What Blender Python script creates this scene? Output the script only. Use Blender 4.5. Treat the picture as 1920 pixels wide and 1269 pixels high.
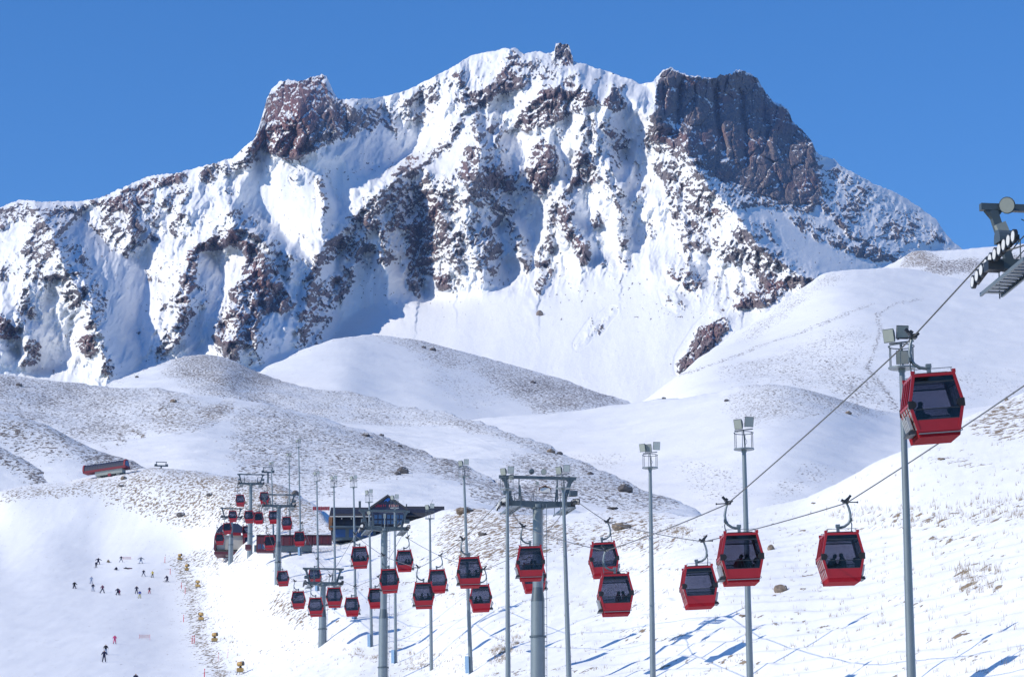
import bpy, bmesh, math, random
import numpy as np
from mathutils import Vector, Matrix

random.seed(7)
rng = np.random.default_rng(11)
scene = bpy.context.scene
for o in list(bpy.data.objects):
    bpy.data.objects.remove(o)

# ------------------------------------------------------------------ camera
W, H = 1920.0, 1269.0            # photograph size: all layout figures are in its pixels
F = 5444.0                       # focal length in those pixels (about 20 degrees wide)
PITCH = math.atan((1700.0 - H / 2) / F)
cam_data = bpy.data.cameras.new('camera')
cam_data.sensor_fit = 'HORIZONTAL'
cam_data.sensor_width = 36.0
cam_data.lens = 36.0 * F / W
cam_data.clip_start = 1.0
cam_data.clip_end = 60000.0
cam = bpy.data.objects.new('camera', cam_data)
cam.rotation_euler = (math.pi / 2 + PITCH, 0, 0)
scene.collection.objects.link(cam)
scene.camera = cam

# ------------------------------------------------------------------ sky and sun
SUN_EL = math.radians(33.0)
SUN_DIR = Vector((-0.93, -0.37, 0)).normalized() * math.cos(SUN_EL) + Vector((0, 0, math.sin(SUN_EL)))
world = bpy.data.worlds.new('World')
scene.world = world
world.use_nodes = True
wn = world.node_tree
wn.nodes.clear()
sky = wn.nodes.new('ShaderNodeTexSky')
sky.sky_type = 'NISHITA'
sky.sun_disc = False
sky.sun_elevation = SUN_EL
sky.sun_rotation = math.atan2(SUN_DIR.x, SUN_DIR.y)
sky.altitude = 2600.0
sky.air_density = 1.0
sky.dust_density = 0.0
sky.ozone_density = 3.0
hs = wn.nodes.new('ShaderNodeHueSaturation')
hs.inputs['Saturation'].default_value = 1.29
hs.inputs['Hue'].default_value = 0.506
hs.inputs['Value'].default_value = 1.0
bg = wn.nodes.new('ShaderNodeBackground')
bg.inputs['Strength'].default_value = 0.15
wo = wn.nodes.new('ShaderNodeOutputWorld')
wn.links.new(sky.outputs[0], hs.inputs['Color'])
wn.links.new(hs.outputs[0], bg.inputs[0])
wn.links.new(bg.outputs[0], wo.inputs[0])
sun_data = bpy.data.lights.new('sun', 'SUN')
sun_data.energy = 3.8
sun_data.angle = math.radians(0.5)
sun_data.color = (1.0, 0.915, 0.78)
sun = bpy.data.objects.new('sun', sun_data)
sun.rotation_euler = (-SUN_DIR).to_track_quat('-Z', 'Y').to_euler()
scene.collection.objects.link(sun)
vs = scene.view_settings
vs.view_transform = 'Standard'
vs.look = 'None'
vs.exposure = 0.2
vs.gamma = 1.0
vs.use_curve_mapping = False

# ------------------------------------------------------------------ helpers
CP, SP = math.cos(PITCH), math.sin(PITCH)

def ray(px, py):
    """World direction (scaled so that y = 1) of a photograph pixel."""
    u = (px - W / 2) / F
    v = (H / 2 - py) / F
    y = CP - v * SP
    z = SP + v * CP
    return u / y, z / y

def at(px, py, D):
    rx, rz = ray(px, py)
    return Vector((rx * D, D, rz * D))

def pix(p):
    """Inverse of at(): pixel of a world point."""
    x, y, z = p[0], p[1], p[2]
    d = y * CP + z * SP
    v = (-y * SP + z * CP) / d
    return W / 2 + F * x / d, H / 2 - F * v

_perm = np.random.default_rng(3).permutation(256)
_perm = np.concatenate([_perm, _perm, _perm])
_ang = np.random.default_rng(4).uniform(0, 2 * np.pi, 256)
_gx, _gy = np.cos(_ang), np.sin(_ang)
_rnd = np.random.default_rng(8).uniform(0, 1, (256, 3))

def perlin(x, y, seed=0):
    x = np.asarray(x, float) + seed * 17.31
    y = np.asarray(y, float) + seed * 9.73
    xi = np.floor(x).astype(int); yi = np.floor(y).astype(int)
    xf = x - xi; yf = y - yi
    u = xf * xf * xf * (xf * (xf * 6 - 15) + 10)
    v = yf * yf * yf * (yf * (yf * 6 - 15) + 10)
    def g(ix, iy, fx, fy):
        h = _perm[_perm[ix & 255] + (iy & 255)]
        return _gx[h] * fx + _gy[h] * fy
    a = g(xi, yi, xf, yf); b = g(xi + 1, yi, xf - 1, yf)
    c = g(xi, yi + 1, xf, yf - 1); d = g(xi + 1, yi + 1, xf - 1, yf - 1)
    return ((a + u * (b - a)) * (1 - v) + (c + u * (d - c)) * v) * 1.5

def fbm(x, y, octv=4, seed=0, gain=0.5):
    s = 0; a = 1.0; t = 0
    for i in range(octv):
        s = s + a * perlin(x * 2 ** i, y * 2 ** i, seed + i * 5)
        t += a; a *= gain
    return s / t

def ridged(x, y, octv=4, seed=0, gain=0.55):
    s = 0; a = 1.0; t = 0
    for i in range(octv):
        s = s + a * (1 - 2 * np.abs(perlin(x * 2 ** i, y * 2 ** i, seed + i * 5)))
        t += a; a *= gain
    return s / t

def ridge_mf(x, y, octv=5, seed=0):
    """Branching sharp crests: each octave is weighted by the one above it."""
    s = 0; a = 1.0; wgt = 1.0; t = 0
    for i in range(octv):
        n = (1 - np.abs(perlin(x * 2.07 ** i, y * 2.07 ** i, seed + i * 7))) ** 2
        s = s + a * n * wgt
        wgt = np.clip(n * 1.7, 0, 1); t += a; a *= 0.52
    return s / t

def worley(x, y, seed=0):
    """Cell noise: distance to the nearest and second nearest point, random value of the cell."""
    x = np.asarray(x, float) + seed * 13.7; y = np.asarray(y, float) + seed * 7.3
    xi = np.floor(x).astype(int); yi = np.floor(y).astype(int)
    f1 = np.full(x.shape, 9.0); f2 = np.full(x.shape, 9.0); rv = np.zeros(x.shape)
    for dx_ in (-1, 0, 1):
        for dy_ in (-1, 0, 1):
            h = _perm[_perm[(xi + dx_) & 255] + ((yi + dy_) & 255)]
            px_ = xi + dx_ + _rnd[h, 0]; py_ = yi + dy_ + _rnd[h, 1]
            d = np.hypot(px_ - x, py_ - y)
            nearer = d < f1
            f2 = np.where(nearer, f1, np.minimum(f2, d))
            rv = np.where(nearer, _rnd[h, 2], rv); f1 = np.where(nearer, d, f1)
    return f1, f2, rv

def inpoly(px, py, poly):
    r = np.zeros(px.shape, bool)
    n = len(poly)
    for i in range(n):
        x0, y0 = poly[i]; x1, y1 = poly[(i + 1) % n]
        if y0 == y1:
            continue
        c = ((y0 > py) != (y1 > py)) & (px < (x1 - x0) * (py - y0) / (y1 - y0) + x0)
        r ^= c
    return r

def blur(a, n, it=2):
    for _ in range(it):
        for ax in (0, 1):
            p = [(0, 0), (0, 0)]; p[ax] = (n + 1, n)
            c = np.cumsum(np.pad(a, p, mode='edge'), axis=ax)
            k = 2 * n + 1
            if ax == 0:
                a = (c[k:] - c[:-k]) / k
            else:
                a = (c[:, k:] - c[:, :-k]) / k
    return a

def smooth01(x, a, b):
    t = np.clip((x - a) / (b - a), 0, 1)
    return t * t * (3 - 2 * t)

def link(o, parent=None):
    scene.collection.objects.link(o)
    if parent is not None:
        o.parent = parent
    return o

def tag(o, label=None, cat=None, group=None, kind=None):
    if label: o['label'] = label
    if cat: o['category'] = cat
    if group: o['group'] = group
    if kind: o['kind'] = kind
    return o

def grid_mesh(name, P, attrs, mat, smooth=True):
    """P: rows x cols x 3 array of points."""
    R, C = P.shape[:2]
    me = bpy.data.meshes.new(name)
    me.vertices.add(R * C)
    me.vertices.foreach_set('co', P.reshape(-1).astype(np.float32))
    idx = np.arange(R * C).reshape(R, C)
    q = np.stack([idx[1:, :-1], idx[1:, 1:], idx[:-1, 1:], idx[:-1, :-1]], -1).reshape(-1)
    nf = (R - 1) * (C - 1)
    me.loops.add(nf * 4); me.polygons.add(nf)
    me.loops.foreach_set('vertex_index', q.astype(np.int32))
    me.polygons.foreach_set('loop_start', np.arange(0, nf * 4, 4, dtype=np.int32))
    me.polygons.foreach_set('loop_total', np.full(nf, 4, np.int32))
    me.polygons.foreach_set('use_smooth', np.full(nf, smooth))
    for k, a in attrs.items():
        at_ = me.attributes.new(k, 'FLOAT', 'POINT')
        at_.data.foreach_set('value', a.reshape(-1).astype(np.float32))
    me.update(calc_edges=True)
    me.validate()
    me.materials.append(mat)
    return me

# ------------------------------------------------------------------ materials
def new_mat(name):
    m = bpy.data.materials.new(name)
    m.use_nodes = True
    n = m.node_tree
    return m, n, n.nodes['Principled BSDF']

def simple_mat(name, col, rough=0.5, metal=0.0, var=0.12, scale=6.0, spec=0.5, bump=0.0):
    """Paint or metal with a little procedural unevenness in colour and gloss."""
    m, n, b = new_mat(name)
    tc = n.nodes.new('ShaderNodeTexCoord')
    nz = n.nodes.new('ShaderNodeTexNoise')
    nz.inputs['Scale'].default_value = scale
    nz.inputs['Detail'].default_value = 5
    n.links.new(tc.outputs['Object'], nz.inputs['Vector'])
    cr = n.nodes.new('ShaderNodeMix'); cr.data_type = 'RGBA'
    cr.inputs[6].default_value = tuple(c * (1 - var) for c in col) + (1,)
    cr.inputs[7].default_value = tuple(min(1, c * (1 + var)) for c in col) + (1,)
    n.links.new(nz.outputs['Fac'], cr.inputs[0])
    n.links.new(cr.outputs[2], b.inputs['Base Color'])
    b.inputs['Roughness'].default_value = rough
    b.inputs['Metallic'].default_value = metal
    b.inputs['Specular IOR Level'].default_value = spec
    if bump:
        bp = n.nodes.new('ShaderNodeBump'); bp.inputs['Distance'].default_value = bump
        n.links.new(nz.outputs['Fac'], bp.inputs['Height'])
        n.links.new(bp.outputs[0], b.inputs['Normal'])
    return m

def terrain_mat(name, rock_a, rock_b, feat, edge=0.07, bump=0.25, stretch=(1, 1, 1), snow=(0.86, 0.885, 0.92),
                warm=(0.27, 0.20, 0.13), detail=6, rockbump=1.0):
    """Snow over rock or withered grass: the 'rock' attribute is the share that shows through."""
    m, n, b = new_mat(name)
    L = n.links.new
    geo = n.nodes.new('ShaderNodeNewGeometry')
    mp = n.nodes.new('ShaderNodeMapping'); mp.inputs['Scale'].default_value = stretch
    L(geo.outputs['Position'], mp.inputs['Vector'])
    n1 = n.nodes.new('ShaderNodeTexNoise')
    n1.inputs['Scale'].default_value = 1.0 / feat
    n1.inputs['Detail'].default_value = detail
    n1.inputs['Roughness'].default_value = 0.62
    L(mp.outputs[0], n1.inputs['Vector'])
    st = n.nodes.new('ShaderNodeMapRange')
    st.inputs['From Min'].default_value = 0.32; st.inputs['From Max'].default_value = 0.68
    L(n1.outputs['Fac'], st.inputs['Value'])
    ra = n.nodes.new('ShaderNodeAttribute'); ra.attribute_name = 'rock'
    su = n.nodes.new('ShaderNodeMath'); su.operation = 'ADD'
    L(st.outputs[0], su.inputs[0]); L(ra.outputs['Fac'], su.inputs[1])
    th = n.nodes.new('ShaderNodeMapRange'); th.interpolation_type = 'SMOOTHSTEP'
    th.inputs['From Min'].default_value = 1.0 - edge; th.inputs['From Max'].default_value = 1.0 + edge
    L(su.outputs[0], th.inputs['Value'])
    n2 = n.nodes.new('ShaderNodeTexNoise')
    n2.inputs['Scale'].default_value = 0.35 / feat
    n2.inputs['Detail'].default_value = 4
    L(geo.outputs['Position'], n2.inputs['Vector'])
    st2 = n.nodes.new('ShaderNodeMapRange')
    st2.inputs['From Min'].default_value = 0.35; st2.inputs['From Max'].default_value = 0.65
    L(n2.outputs['Fac'], st2.inputs['Value'])
    rc = n.nodes.new('ShaderNodeMix'); rc.data_type = 'RGBA'
    rc.inputs[6].default_value = rock_a + (1,); rc.inputs[7].default_value = rock_b + (1,)
    L(st2.outputs[0], rc.inputs[0])
    wa = n.nodes.new('ShaderNodeAttribute'); wa.attribute_name = 'warm'
    rw = n.nodes.new('ShaderNodeMix'); rw.data_type = 'RGBA'
    L(rc.outputs[2], rw.inputs[6]); rw.inputs[7].default_value = warm + (1,)
    L(wa.outputs['Fac'], rw.inputs[0])
    # snow has faint drifts of its own
    n3 = n.nodes.new('ShaderNodeTexNoise')
    n3.inputs['Scale'].default_value = 0.12 / feat; n3.inputs['Detail'].default_value = 5
    L(geo.outputs['Position'], n3.inputs['Vector'])
    sc = n.nodes.new('ShaderNodeMix'); sc.data_type = 'RGBA'
    sc.inputs[6].default_value = tuple(c * 0.93 for c in snow) + (1,); sc.inputs[7].default_value = snow + (1,)
    L(n3.outputs['Fac'], sc.inputs[0])
    fi = n.nodes.new('ShaderNodeMix'); fi.data_type = 'RGBA'
    L(th.outputs[0], fi.inputs[0]); L(sc.outputs[2], fi.inputs[6]); L(rw.outputs[2], fi.inputs[7])
    L(fi.outputs[2], b.inputs['Base Color'])
    b.inputs['Roughness'].default_value = 0.75
    b.inputs['Specular IOR Level'].default_value = 0.2
    hm = n.nodes.new('ShaderNodeMath'); hm.operation = 'MULTIPLY'
    L(n1.outputs['Fac'], hm.inputs[0])
    hb = n.nodes.new('ShaderNodeMath'); hb.operation = 'MULTIPLY_ADD'
    L(th.outputs[0], hb.inputs[0]); hb.inputs[1].default_value = rockbump; hb.inputs[2].default_value = 0.25
    L(hb.outputs[0], hm.inputs[1])
    bp = n.nodes.new('ShaderNodeBump')
    bp.inputs['Distance'].default_value = bump
    bp.inputs['Strength'].default_value = 1.0
    L(hm.outputs[0], bp.inputs['Height'])
    L(bp.outputs[0], b.inputs['Normal'])
    return m

M = {}
M['mountain'] = terrain_mat('mountain_rock_and_snow', (0.115, 0.108, 0.125), (0.235, 0.20, 0.195), 3.2, bump=2.0,
                            warm=(0.225, 0.115, 0.11), stretch=(1.0, 0.8, 1.0), edge=0.06)
M['far_hill'] = terrain_mat('far_hill_snow', (0.17, 0.15, 0.15), (0.28, 0.25, 0.24), 1.8, bump=0.5, stretch=(1, 0.45, 1))
M['mid_hill'] = terrain_mat('mid_hill_snow', (0.16, 0.145, 0.15), (0.28, 0.25, 0.23), 1.15, bump=0.4, stretch=(1, 0.45, 1))
M['ground'] = terrain_mat('ground_snow_and_grass', (0.22, 0.185, 0.15), (0.33, 0.28, 0.22), 0.8, bump=0.10, stretch=(1, 0.4, 1))

# ------------------------------------------------------------------ the mountain
SKY = [(-80, 420), (-40, 405), (0, 388), (12, 383), (35, 374), (55, 375), (75, 378), (100, 377), (150, 377), (180, 372), (200, 365),
       (240, 347), (265, 335), (290, 327), (330, 324), (365, 315), (400, 306), (435, 296), (445, 288), (460, 272), (475, 262),
       (485, 240), (492, 215), (500, 185), (510, 165), (525, 152), (540, 150), (553, 150), (565, 152), (580, 146), (602, 139),
       (612, 143), (618, 155), (628, 178), (634, 186), (660, 185), (700, 184), (730, 178), (760, 170), (800, 150), (840, 130),
       (870, 112), (885, 103), (912, 97), (930, 95), (945, 90), (968, 90), (982, 101), (995, 98), (1005, 95), (1025, 100),
       (1035, 98), (1040, 96), (1042, 80), (1050, 79), (1055, 84), (1066, 83), (1072, 100), (1075, 115), (1100, 120),
       (1115, 127), (1140, 133), (1170, 145), (1185, 148), (1200, 157), (1225, 153), (1229, 146), (1245, 130), (1258, 127),
       (1275, 135), (1285, 140), (1300, 142), (1325, 145), (1340, 147), (1350, 140), (1370, 138), (1387, 130), (1400, 135),
       (1420, 145), (1427, 160), (1437, 175), (1450, 190), (1465, 195), (1478, 205), (1485, 225), (1505, 245), (1522, 262),
       (1530, 285), (1545, 293), (1565, 298), (1575, 310), (1610, 328), (1640, 345), (1680, 360), (1720, 385), (1755, 410),
       (1775, 440), (1790, 455), (1805, 466), (1850, 500), (1980, 560)]

# faces turned away from the sun (outline, how steeply they turn right)
TURNED = [
    ([(70, 390), (150, 400), (175, 430), (215, 475), (275, 493), (272, 530), (258, 580), (260, 640), (270, 680), (250, 695), (205, 712), (212, 690), (200, 650), (170, 600), (150, 540), (130, 510), (110, 470), (98, 430)], 1.0),
    ([(430, 375), (470, 390), (520, 430), (560, 465), (590, 488), (578, 520), (560, 560), (568, 600), (572, 640), (530, 662), (500, 680), (470, 660), (480, 620), (500, 590), (540, 560), (545, 520), (530, 480), (505, 455), (470, 435), (437, 425)], 0.95),
    ([(640, 195), (700, 190), (720, 215), (725, 232), (760, 236), (805, 240), (790, 255), (770, 275), (745, 300), (700, 312), (650, 312), (600, 302), (545, 297), (580, 285), (620, 250)], 1.05),
    ([(560, 200), (600, 155), (622, 178), (640, 195), (640, 230), (600, 275), (545, 297), (520, 290), (530, 270), (550, 240)], 0.8),
    ([(890, 215), (930, 230), (965, 260), (985, 290), (985, 350), (960, 345), (930, 320), (905, 285), (895, 250)], 0.9),
    ([(905, 330), (940, 365), (957, 385), (957, 403), (936, 432), (962, 466), (947, 483), (957, 507), (945, 530), (960, 542), (900, 530), (880, 520), (875, 480), (860, 440), (850, 400), (870, 350)], 0.85),
    ([(985, 410), (1000, 440), (1002, 480), (990, 500), (980, 470), (978, 430)], 0.8),
    ([(690, 470), (720, 480), (760, 505), (800, 555), (785, 568), (717, 566), (683, 574), (655, 590), (635, 605), (628, 628), (590, 652), (565, 642), (570, 600), (620, 560), (660, 540), (680, 510)], 1.05),
    ([(1110, 250), (1150, 240), (1187, 256), (1168, 285), (1172, 300), (1198, 310), (1188, 337), (1213, 346), (1172, 366), (1150, 345), (1125, 300)], 1.0),
    ([(1165, 390), (1185, 402), (1215, 420), (1186, 432), (1186, 450), (1200, 466), (1170, 465), (1160, 430)], 1.0),
    ([(1078, 380), (1105, 395), (1097, 415), (1113, 430), (1100, 440), (1124, 460), (1105, 476), (1085, 460), (1075, 420)], 1.0),
    ([(1225, 165), (1238, 150), (1300, 145), (1390, 132), (1480, 200), (1800, 440), (1990, 480), (1990, 790), (1580, 790), (1530, 527), (1470, 500), (1430, 470), (1400, 435), (1380, 400), (1345, 365), (1310, 325), (1290, 290), (1280, 250), (1230, 262), (1225, 225)], 1.0),
    ([(10, 572), (45, 590), (85, 612), (117, 637), (85, 639), (65, 628), (50, 637), (30, 642), (33, 615)], 1.0),
    ([(70, 640), (95, 645), (135, 661), (95, 675), (60, 691), (35, 689), (60, 665)], 1.0),
    ([(-40, 648), (0, 650), (35, 665), (30, 676), (-40, 690)], 1.0),
    ([(372, 470), (400, 480), (420, 510), (412, 540), (420, 560), (400, 590), (417, 592), (410, 622), (370, 652), (352, 662), (330, 652), (345, 600), (360, 560), (368, 520)], 0.85),
    ([(455, 520), (480, 500), (520, 500), (535, 540), (500, 585), (470, 620), (452, 640), (440, 610), (440, 570)], 0.8),
    ([(258, 412), (290, 425), (322, 427), (320, 434), (285, 434), (286, 462), (262, 450)], 1.0),
    ([(600, 345), (625, 365), (639, 385), (634, 408), (610, 437), (605, 405), (610, 375)], 0.95),
    ([(690, 410), (715, 425), (729, 455), (722, 475), (735, 488), (712, 506), (690, 490), (672, 470), (690, 440)], 0.95),
    ([(1080, 122), (1130, 140), (1200, 160), (1222, 170), (1220, 228), (1190, 240), (1150, 215), (1120, 190), (1085, 160)], 0.85),
    ([(1030, 255), (1052, 285), (1066, 320), (1062, 350), (1040, 352), (1035, 310)], 0.9),
    ([(640, 430), (700, 440), (660, 520), (640, 560), (600, 600), (575, 630), (575, 590), (600, 520)], 0.6),
    ([(800, 420), (830, 440), (830, 470), (805, 500), (790, 470)], 0.8),
    ([(1290, 490), (1325, 500), (1330, 520), (1305, 535), (1295, 515)], 0.8),
    ([(240, 480), (250, 500), (240, 520), (230, 500)], 0.5),
]
# crags and stony ground (outline, share of rock, reddish tone)
CRAGS = [
    ([(447, 288), (475, 262), (490, 215), (505, 168), (525, 150), (602, 137), (615, 143), (632, 183), (665, 200), (690, 215), (660, 240), (620, 255), (590, 285), (545, 298), (520, 292), (490, 282), (460, 285)], 0.80, 0.9),
    ([(555, 195), (575, 185), (600, 190), (640, 200), (655, 225), (620, 252), (590, 284), (545, 298), (515, 290), (530, 268), (550, 238)], 0.88, 0.9),
    ([(447, 288), (475, 262), (488, 225), (496, 220), (492, 262), (475, 280)], 0.86, 0.9),
    ([(600, 190), (720, 186), (722, 225), (690, 250), (640, 262), (600, 280), (560, 295), (590, 250)], 0.5, 0.1),
    ([(-40, 400), (35, 376), (60, 382), (80, 385), (60, 402), (30, 418), (-40, 460)], 0.62, 0.2),
    ([(55, 378), (150, 380), (185, 375), (150, 405), (120, 430), (90, 410)], 0.58, 0.1),
    ([(160, 378), (200, 366), (240, 348), (290, 328), (365, 317), (340, 340), (292, 350), (287, 375), (262, 386), (230, 392), (200, 392)], 0.86, 0.8),
    ([(365, 316), (440, 292), (500, 290), (480, 312), (440, 322), (405, 350), (372, 335)], 0.62, 0.15),
    ([(45, 420), (70, 402), (100, 420), (112, 450), (100, 490), (60, 490), (28, 470)], 0.50, 0.1),
    ([(95, 420), (140, 440), (180, 500), (205, 570), (198, 605), (160, 590), (140, 530), (110, 470)], 0.46, 0.0),
    ([(90, 500), (130, 510), (150, 560), (188, 605), (185, 640), (162, 640), (142, 600), (110, 560), (78, 520)], 0.42, 0.1),
    ([(190, 385), (216, 385), (216, 420), (195, 432), (184, 410)], 0.52, 0.3),
    ([(236, 385), (260, 388), (258, 430), (240, 422)], 0.85, 0.4),
    ([(218, 430), (270, 420), (288, 440), (272, 462), (240, 478), (218, 462)], 0.50, 0.2),
    ([(308, 372), (356, 335), (362, 360), (342, 382), (352, 402), (342, 428), (308, 412), (315, 388)], 0.52, 0.2),
    ([(347, 460), (365, 458), (400, 438), (435, 428), (460, 445), (500, 470), (525, 490), (532, 530), (545, 560), (556, 572), (530, 592), (510, 577), (490, 592), (480, 612), (460, 648), (430, 652), (404, 642), (400, 610), (428, 570), (430, 540), (450, 520), (460, 482), (440, 462), (400, 468), (373, 472), (371, 500), (373, 542), (350, 552), (333, 530), (350, 500)], 0.80, 0.5),
    ([(330, 545), (350, 550), (402, 560), (396, 582), (360, 602), (340, 642), (300, 672), (273, 677), (298, 650), (320, 610)], 0.56, 0.35),
    ([(440, 380), (480, 400), (530, 440), (562, 490), (545, 532), (520, 470), (470, 430), (433, 415)], 0.44, 0.0),
    ([(400, 660), (440, 640), (500, 620), (525, 660), (470, 692), (430, 677)], 0.42, 0.1),
    ([(138, 622), (180, 622), (187, 662), (165, 664), (145, 650)], 0.78, 0.6),
    ([(188, 670), (217, 666), (217, 702), (188, 707)], 0.75, 0.4),
    ([(-20, 575), (15, 588), (32, 620), (37, 637), (-20, 635)], 0.85, 0.6),
    ([(43, 640), (60, 625), (82, 650), (72, 682), (28, 692), (40, 660)], 0.60, 0.4),
    ([(558, 642), (564, 590), (574, 520), (590, 478), (605, 453), (630, 433), (660, 428), (682, 440), (692, 462), (650, 472), (620, 492), (600, 500), (592, 530), (625, 508), (642, 503), (658, 530), (657, 547), (632, 562), (610, 602), (580, 643)], 0.70, 0.3),
    ([(638, 422), (680, 383), (710, 363), (740, 343), (770, 338), (800, 323), (830, 328), (860, 358), (882, 400), (902, 440), (882, 472), (862, 508), (840, 512), (830, 480), (802, 532), (780, 548), (763, 542), (763, 500), (758, 470), (775, 430), (740, 430), (720, 442), (690, 420), (660, 427)], 0.56, 0.2),
    ([(768, 420), (800, 378), (832, 410), (862, 440), (864, 492), (845, 492), (830, 450), (815, 470), (802, 522), (768, 522), (763, 480)], 0.80, 0.35),
    ([(640, 430), (700, 470), (760, 480), (750, 505), (700, 480), (650, 500)], 0.35, 0.1),
    ([(862, 150), (880, 148), (892, 170), (930, 150), (953, 88), (972, 88), (980, 120), (987, 162), (940, 172), (902, 192), (887, 208), (866, 198)], 0.85, 0.35),
    ([(1038, 76), (1070, 78), (1077, 117), (1060, 120), (1040, 112)], 0.92, 0.1),
    ([(984, 105), (1038, 100), (1075, 117), (1060, 140), (1010, 165), (985, 150)], 0.5, 0.0),
    ([(733, 322), (750, 300), (770, 283), (797, 290), (790, 302), (765, 317), (738, 338)], 0.78, 0.5),
    ([(722, 192), (760, 173), (850, 128), (882, 108), (872, 140), (832, 182), (802, 217), (770, 237), (740, 242), (718, 227)], 0.54, 0.15),
    ([(958, 242), (973, 205), (1000, 173), (1040, 158), (1070, 148), (1110, 168), (1133, 200), (1125, 208), (1100, 197), (1080, 207), (1060, 222), (1030, 237), (1000, 247), (983, 252)], 0.72, 0.35),
    ([(1080, 125), (1130, 140), (1190, 150), (1215, 170), (1150, 165), (1100, 150)], 0.42, 0.0),
    ([(1133, 192), (1150, 153), (1167, 170), (1174, 202), (1150, 207)], 0.88, 0.3),
    ([(983, 347), (988, 300), (998, 270), (1010, 243), (1032, 265), (1052, 290), (1042, 332), (1032, 362), (1000, 367)], 0.84, 0.5),
    ([(1063, 342), (1073, 300), (1090, 273), (1102, 300), (1133, 332), (1112, 347), (1080, 352)], 0.78, 0.4),
    ([(862, 302), (880, 258), (902, 275), (903, 322), (880, 342), (858, 332)], 0.78, 0.4),
    ([(893, 347), (903, 320), (920, 298), (952, 325), (973, 357), (930, 362)], 0.74, 0.4),
    ([(905, 215), (945, 205), (960, 240), (935, 262), (905, 245)], 0.45, 0.1),
    ([(1090, 210), (1150, 215), (1190, 260), (1170, 290), (1120, 290), (1090, 260)], 0.40, 0.1),
    ([(1043, 387), (1060, 368), (1072, 400), (1082, 430), (1102, 450), (1112, 477), (1080, 482), (1068, 460), (1048, 430)], 0.76, 0.5),
    ([(1010, 450), (1050, 440), (1045, 470), (1020, 490)], 0.48, 0.3),
    ([(1005, 522), (1013, 490), (1035, 478), (1042, 500), (1027, 537), (1008, 542)], 0.78, 0.4),
    ([(1103, 405), (1125, 398), (1132, 422), (1110, 427)], 0.70, 0.3),
    ([(1153, 400), (1177, 393), (1178, 422), (1165, 440), (1175, 470), (1160, 480), (1150, 450)], 0.62, 0.35),
    ([(1087, 468), (1102, 463), (1107, 492), (1088, 497)], 0.85, 0.4),
    ([(1118, 482), (1127, 478), (1130, 502), (1117, 500)], 0.8, 0.4),
    ([(1135, 475), (1144, 478), (1142, 497), (1132, 494)], 0.8, 0.4),
    ([(1158, 474), (1177, 478), (1174, 497), (1158, 493)], 0.85, 0.4),
    ([(955, 410), (975, 420), (990, 470), (995, 500), (975, 500), (960, 470), (950, 440)], 0.46, 0.1),
    ([(915, 490), (940, 495), (945, 540), (925, 535)], 0.48, 0.2),
    ([(818, 505), (835, 498), (848, 530), (830, 543), (815, 540)], 0.82, 0.5),
    ([(1200, 240), (1230, 218), (1282, 250), (1302, 320), (1352, 370), (1402, 430), (1442, 480), (1502, 510), (1522, 527), (1480, 552), (1430, 542), (1380, 502), (1330, 482), (1268, 452), (1248, 400), (1238, 340), (1208, 290)], 0.46, 0.15),
    ([(1238, 228), (1290, 250), (1302, 292), (1260, 282)], 0.70, 0.3),
    ([(1250, 330), (1290, 330), (1330, 380), (1300, 400), (1260, 370)], 0.56, 0.2),
    ([(1225, 165), (1240, 133), (1258, 125), (1285, 138), (1340, 145), (1387, 128), (1425, 148), (1442, 178), (1482, 208), (1524, 260), (1538, 300), (1538, 382), (1490, 387), (1440, 372), (1390, 352), (1350, 342), (1290, 292), (1280, 250), (1230, 262), (1225, 225)], 0.93, 0.22),
    ([(1300, 310), (1350, 345), (1440, 370), (1532, 390), (1542, 402), (1480, 397), (1420, 387), (1380, 397), (1340, 362)], 0.72, 0.0),
    ([(1535, 298), (1580, 313), (1680, 363), (1752, 408), (1792, 462), (1700, 462), (1692, 492), (1640, 492), (1600, 470), (1620, 430), (1540, 402)], 0.52, 0.0),
    ([(1458, 390), (1540, 418), (1620, 458), (1692, 492), (1600, 482), (1500, 432)], 0.62, 0.0),
    ([(1398, 430), (1450, 468), (1522, 522), (1480, 502), (1418, 462)], 0.72, 0.2),
    ([(1420, 420), (1440, 400), (1470, 470), (1500, 500), (1470, 490)], 0.60, 0.0),
    ([(1250, 490), (1280, 493), (1302, 505), (1328, 520), (1312, 547), (1290, 552), (1268, 532), (1253, 517)], 0.66, 0.45),
    ([(1378, 530), (1395, 543), (1440, 518), (1492, 530), (1472, 562), (1400, 582), (1368, 582)], 0.62, 0.4),
    ([(1270, 702), (1273, 670), (1300, 638), (1310, 613), (1345, 603), (1368, 610), (1342, 642), (1322, 662), (1297, 687), (1280, 697)], 0.9, 0.5),
    ([(1235, 540), (1270, 545), (1300, 580), (1270, 590), (1245, 570)], 0.42, 0.2),
    ([(1340, 540), (1380, 590), (1400, 600), (1340, 610), (1330, 580)], 0.40, 0.3),
    ([(1105, 600), (1150, 575), (1160, 585), (1120, 630), (1080, 660), (1075, 640)], 0.40, 0.0),
    ([(870, 350), (905, 330), (940, 370), (952, 400), (932, 430), (950, 470), (930, 500), (890, 512), (870, 470), (858, 420)], 0.50, 0.1),
    ([(1085, 205), (1130, 215), (1152, 260), (1168, 320), (1150, 352), (1118, 330), (1092, 290)], 0.47, 0.1),
    ([(640, 440), (700, 450), (760, 480), (740, 500), (690, 492), (655, 500)], 0.45, 0.1),
    ([(930, 260), (980, 300), (978, 345), (940, 330), (915, 290)], 0.42, 0.1),
    ([(545, 330), (565, 320), (570, 345), (550, 350)], 0.6, 0.2),
    ([(600, 340), (612, 350), (625, 400), (605, 432), (585, 430), (595, 400)], 0.5, 0.1),
]

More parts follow.
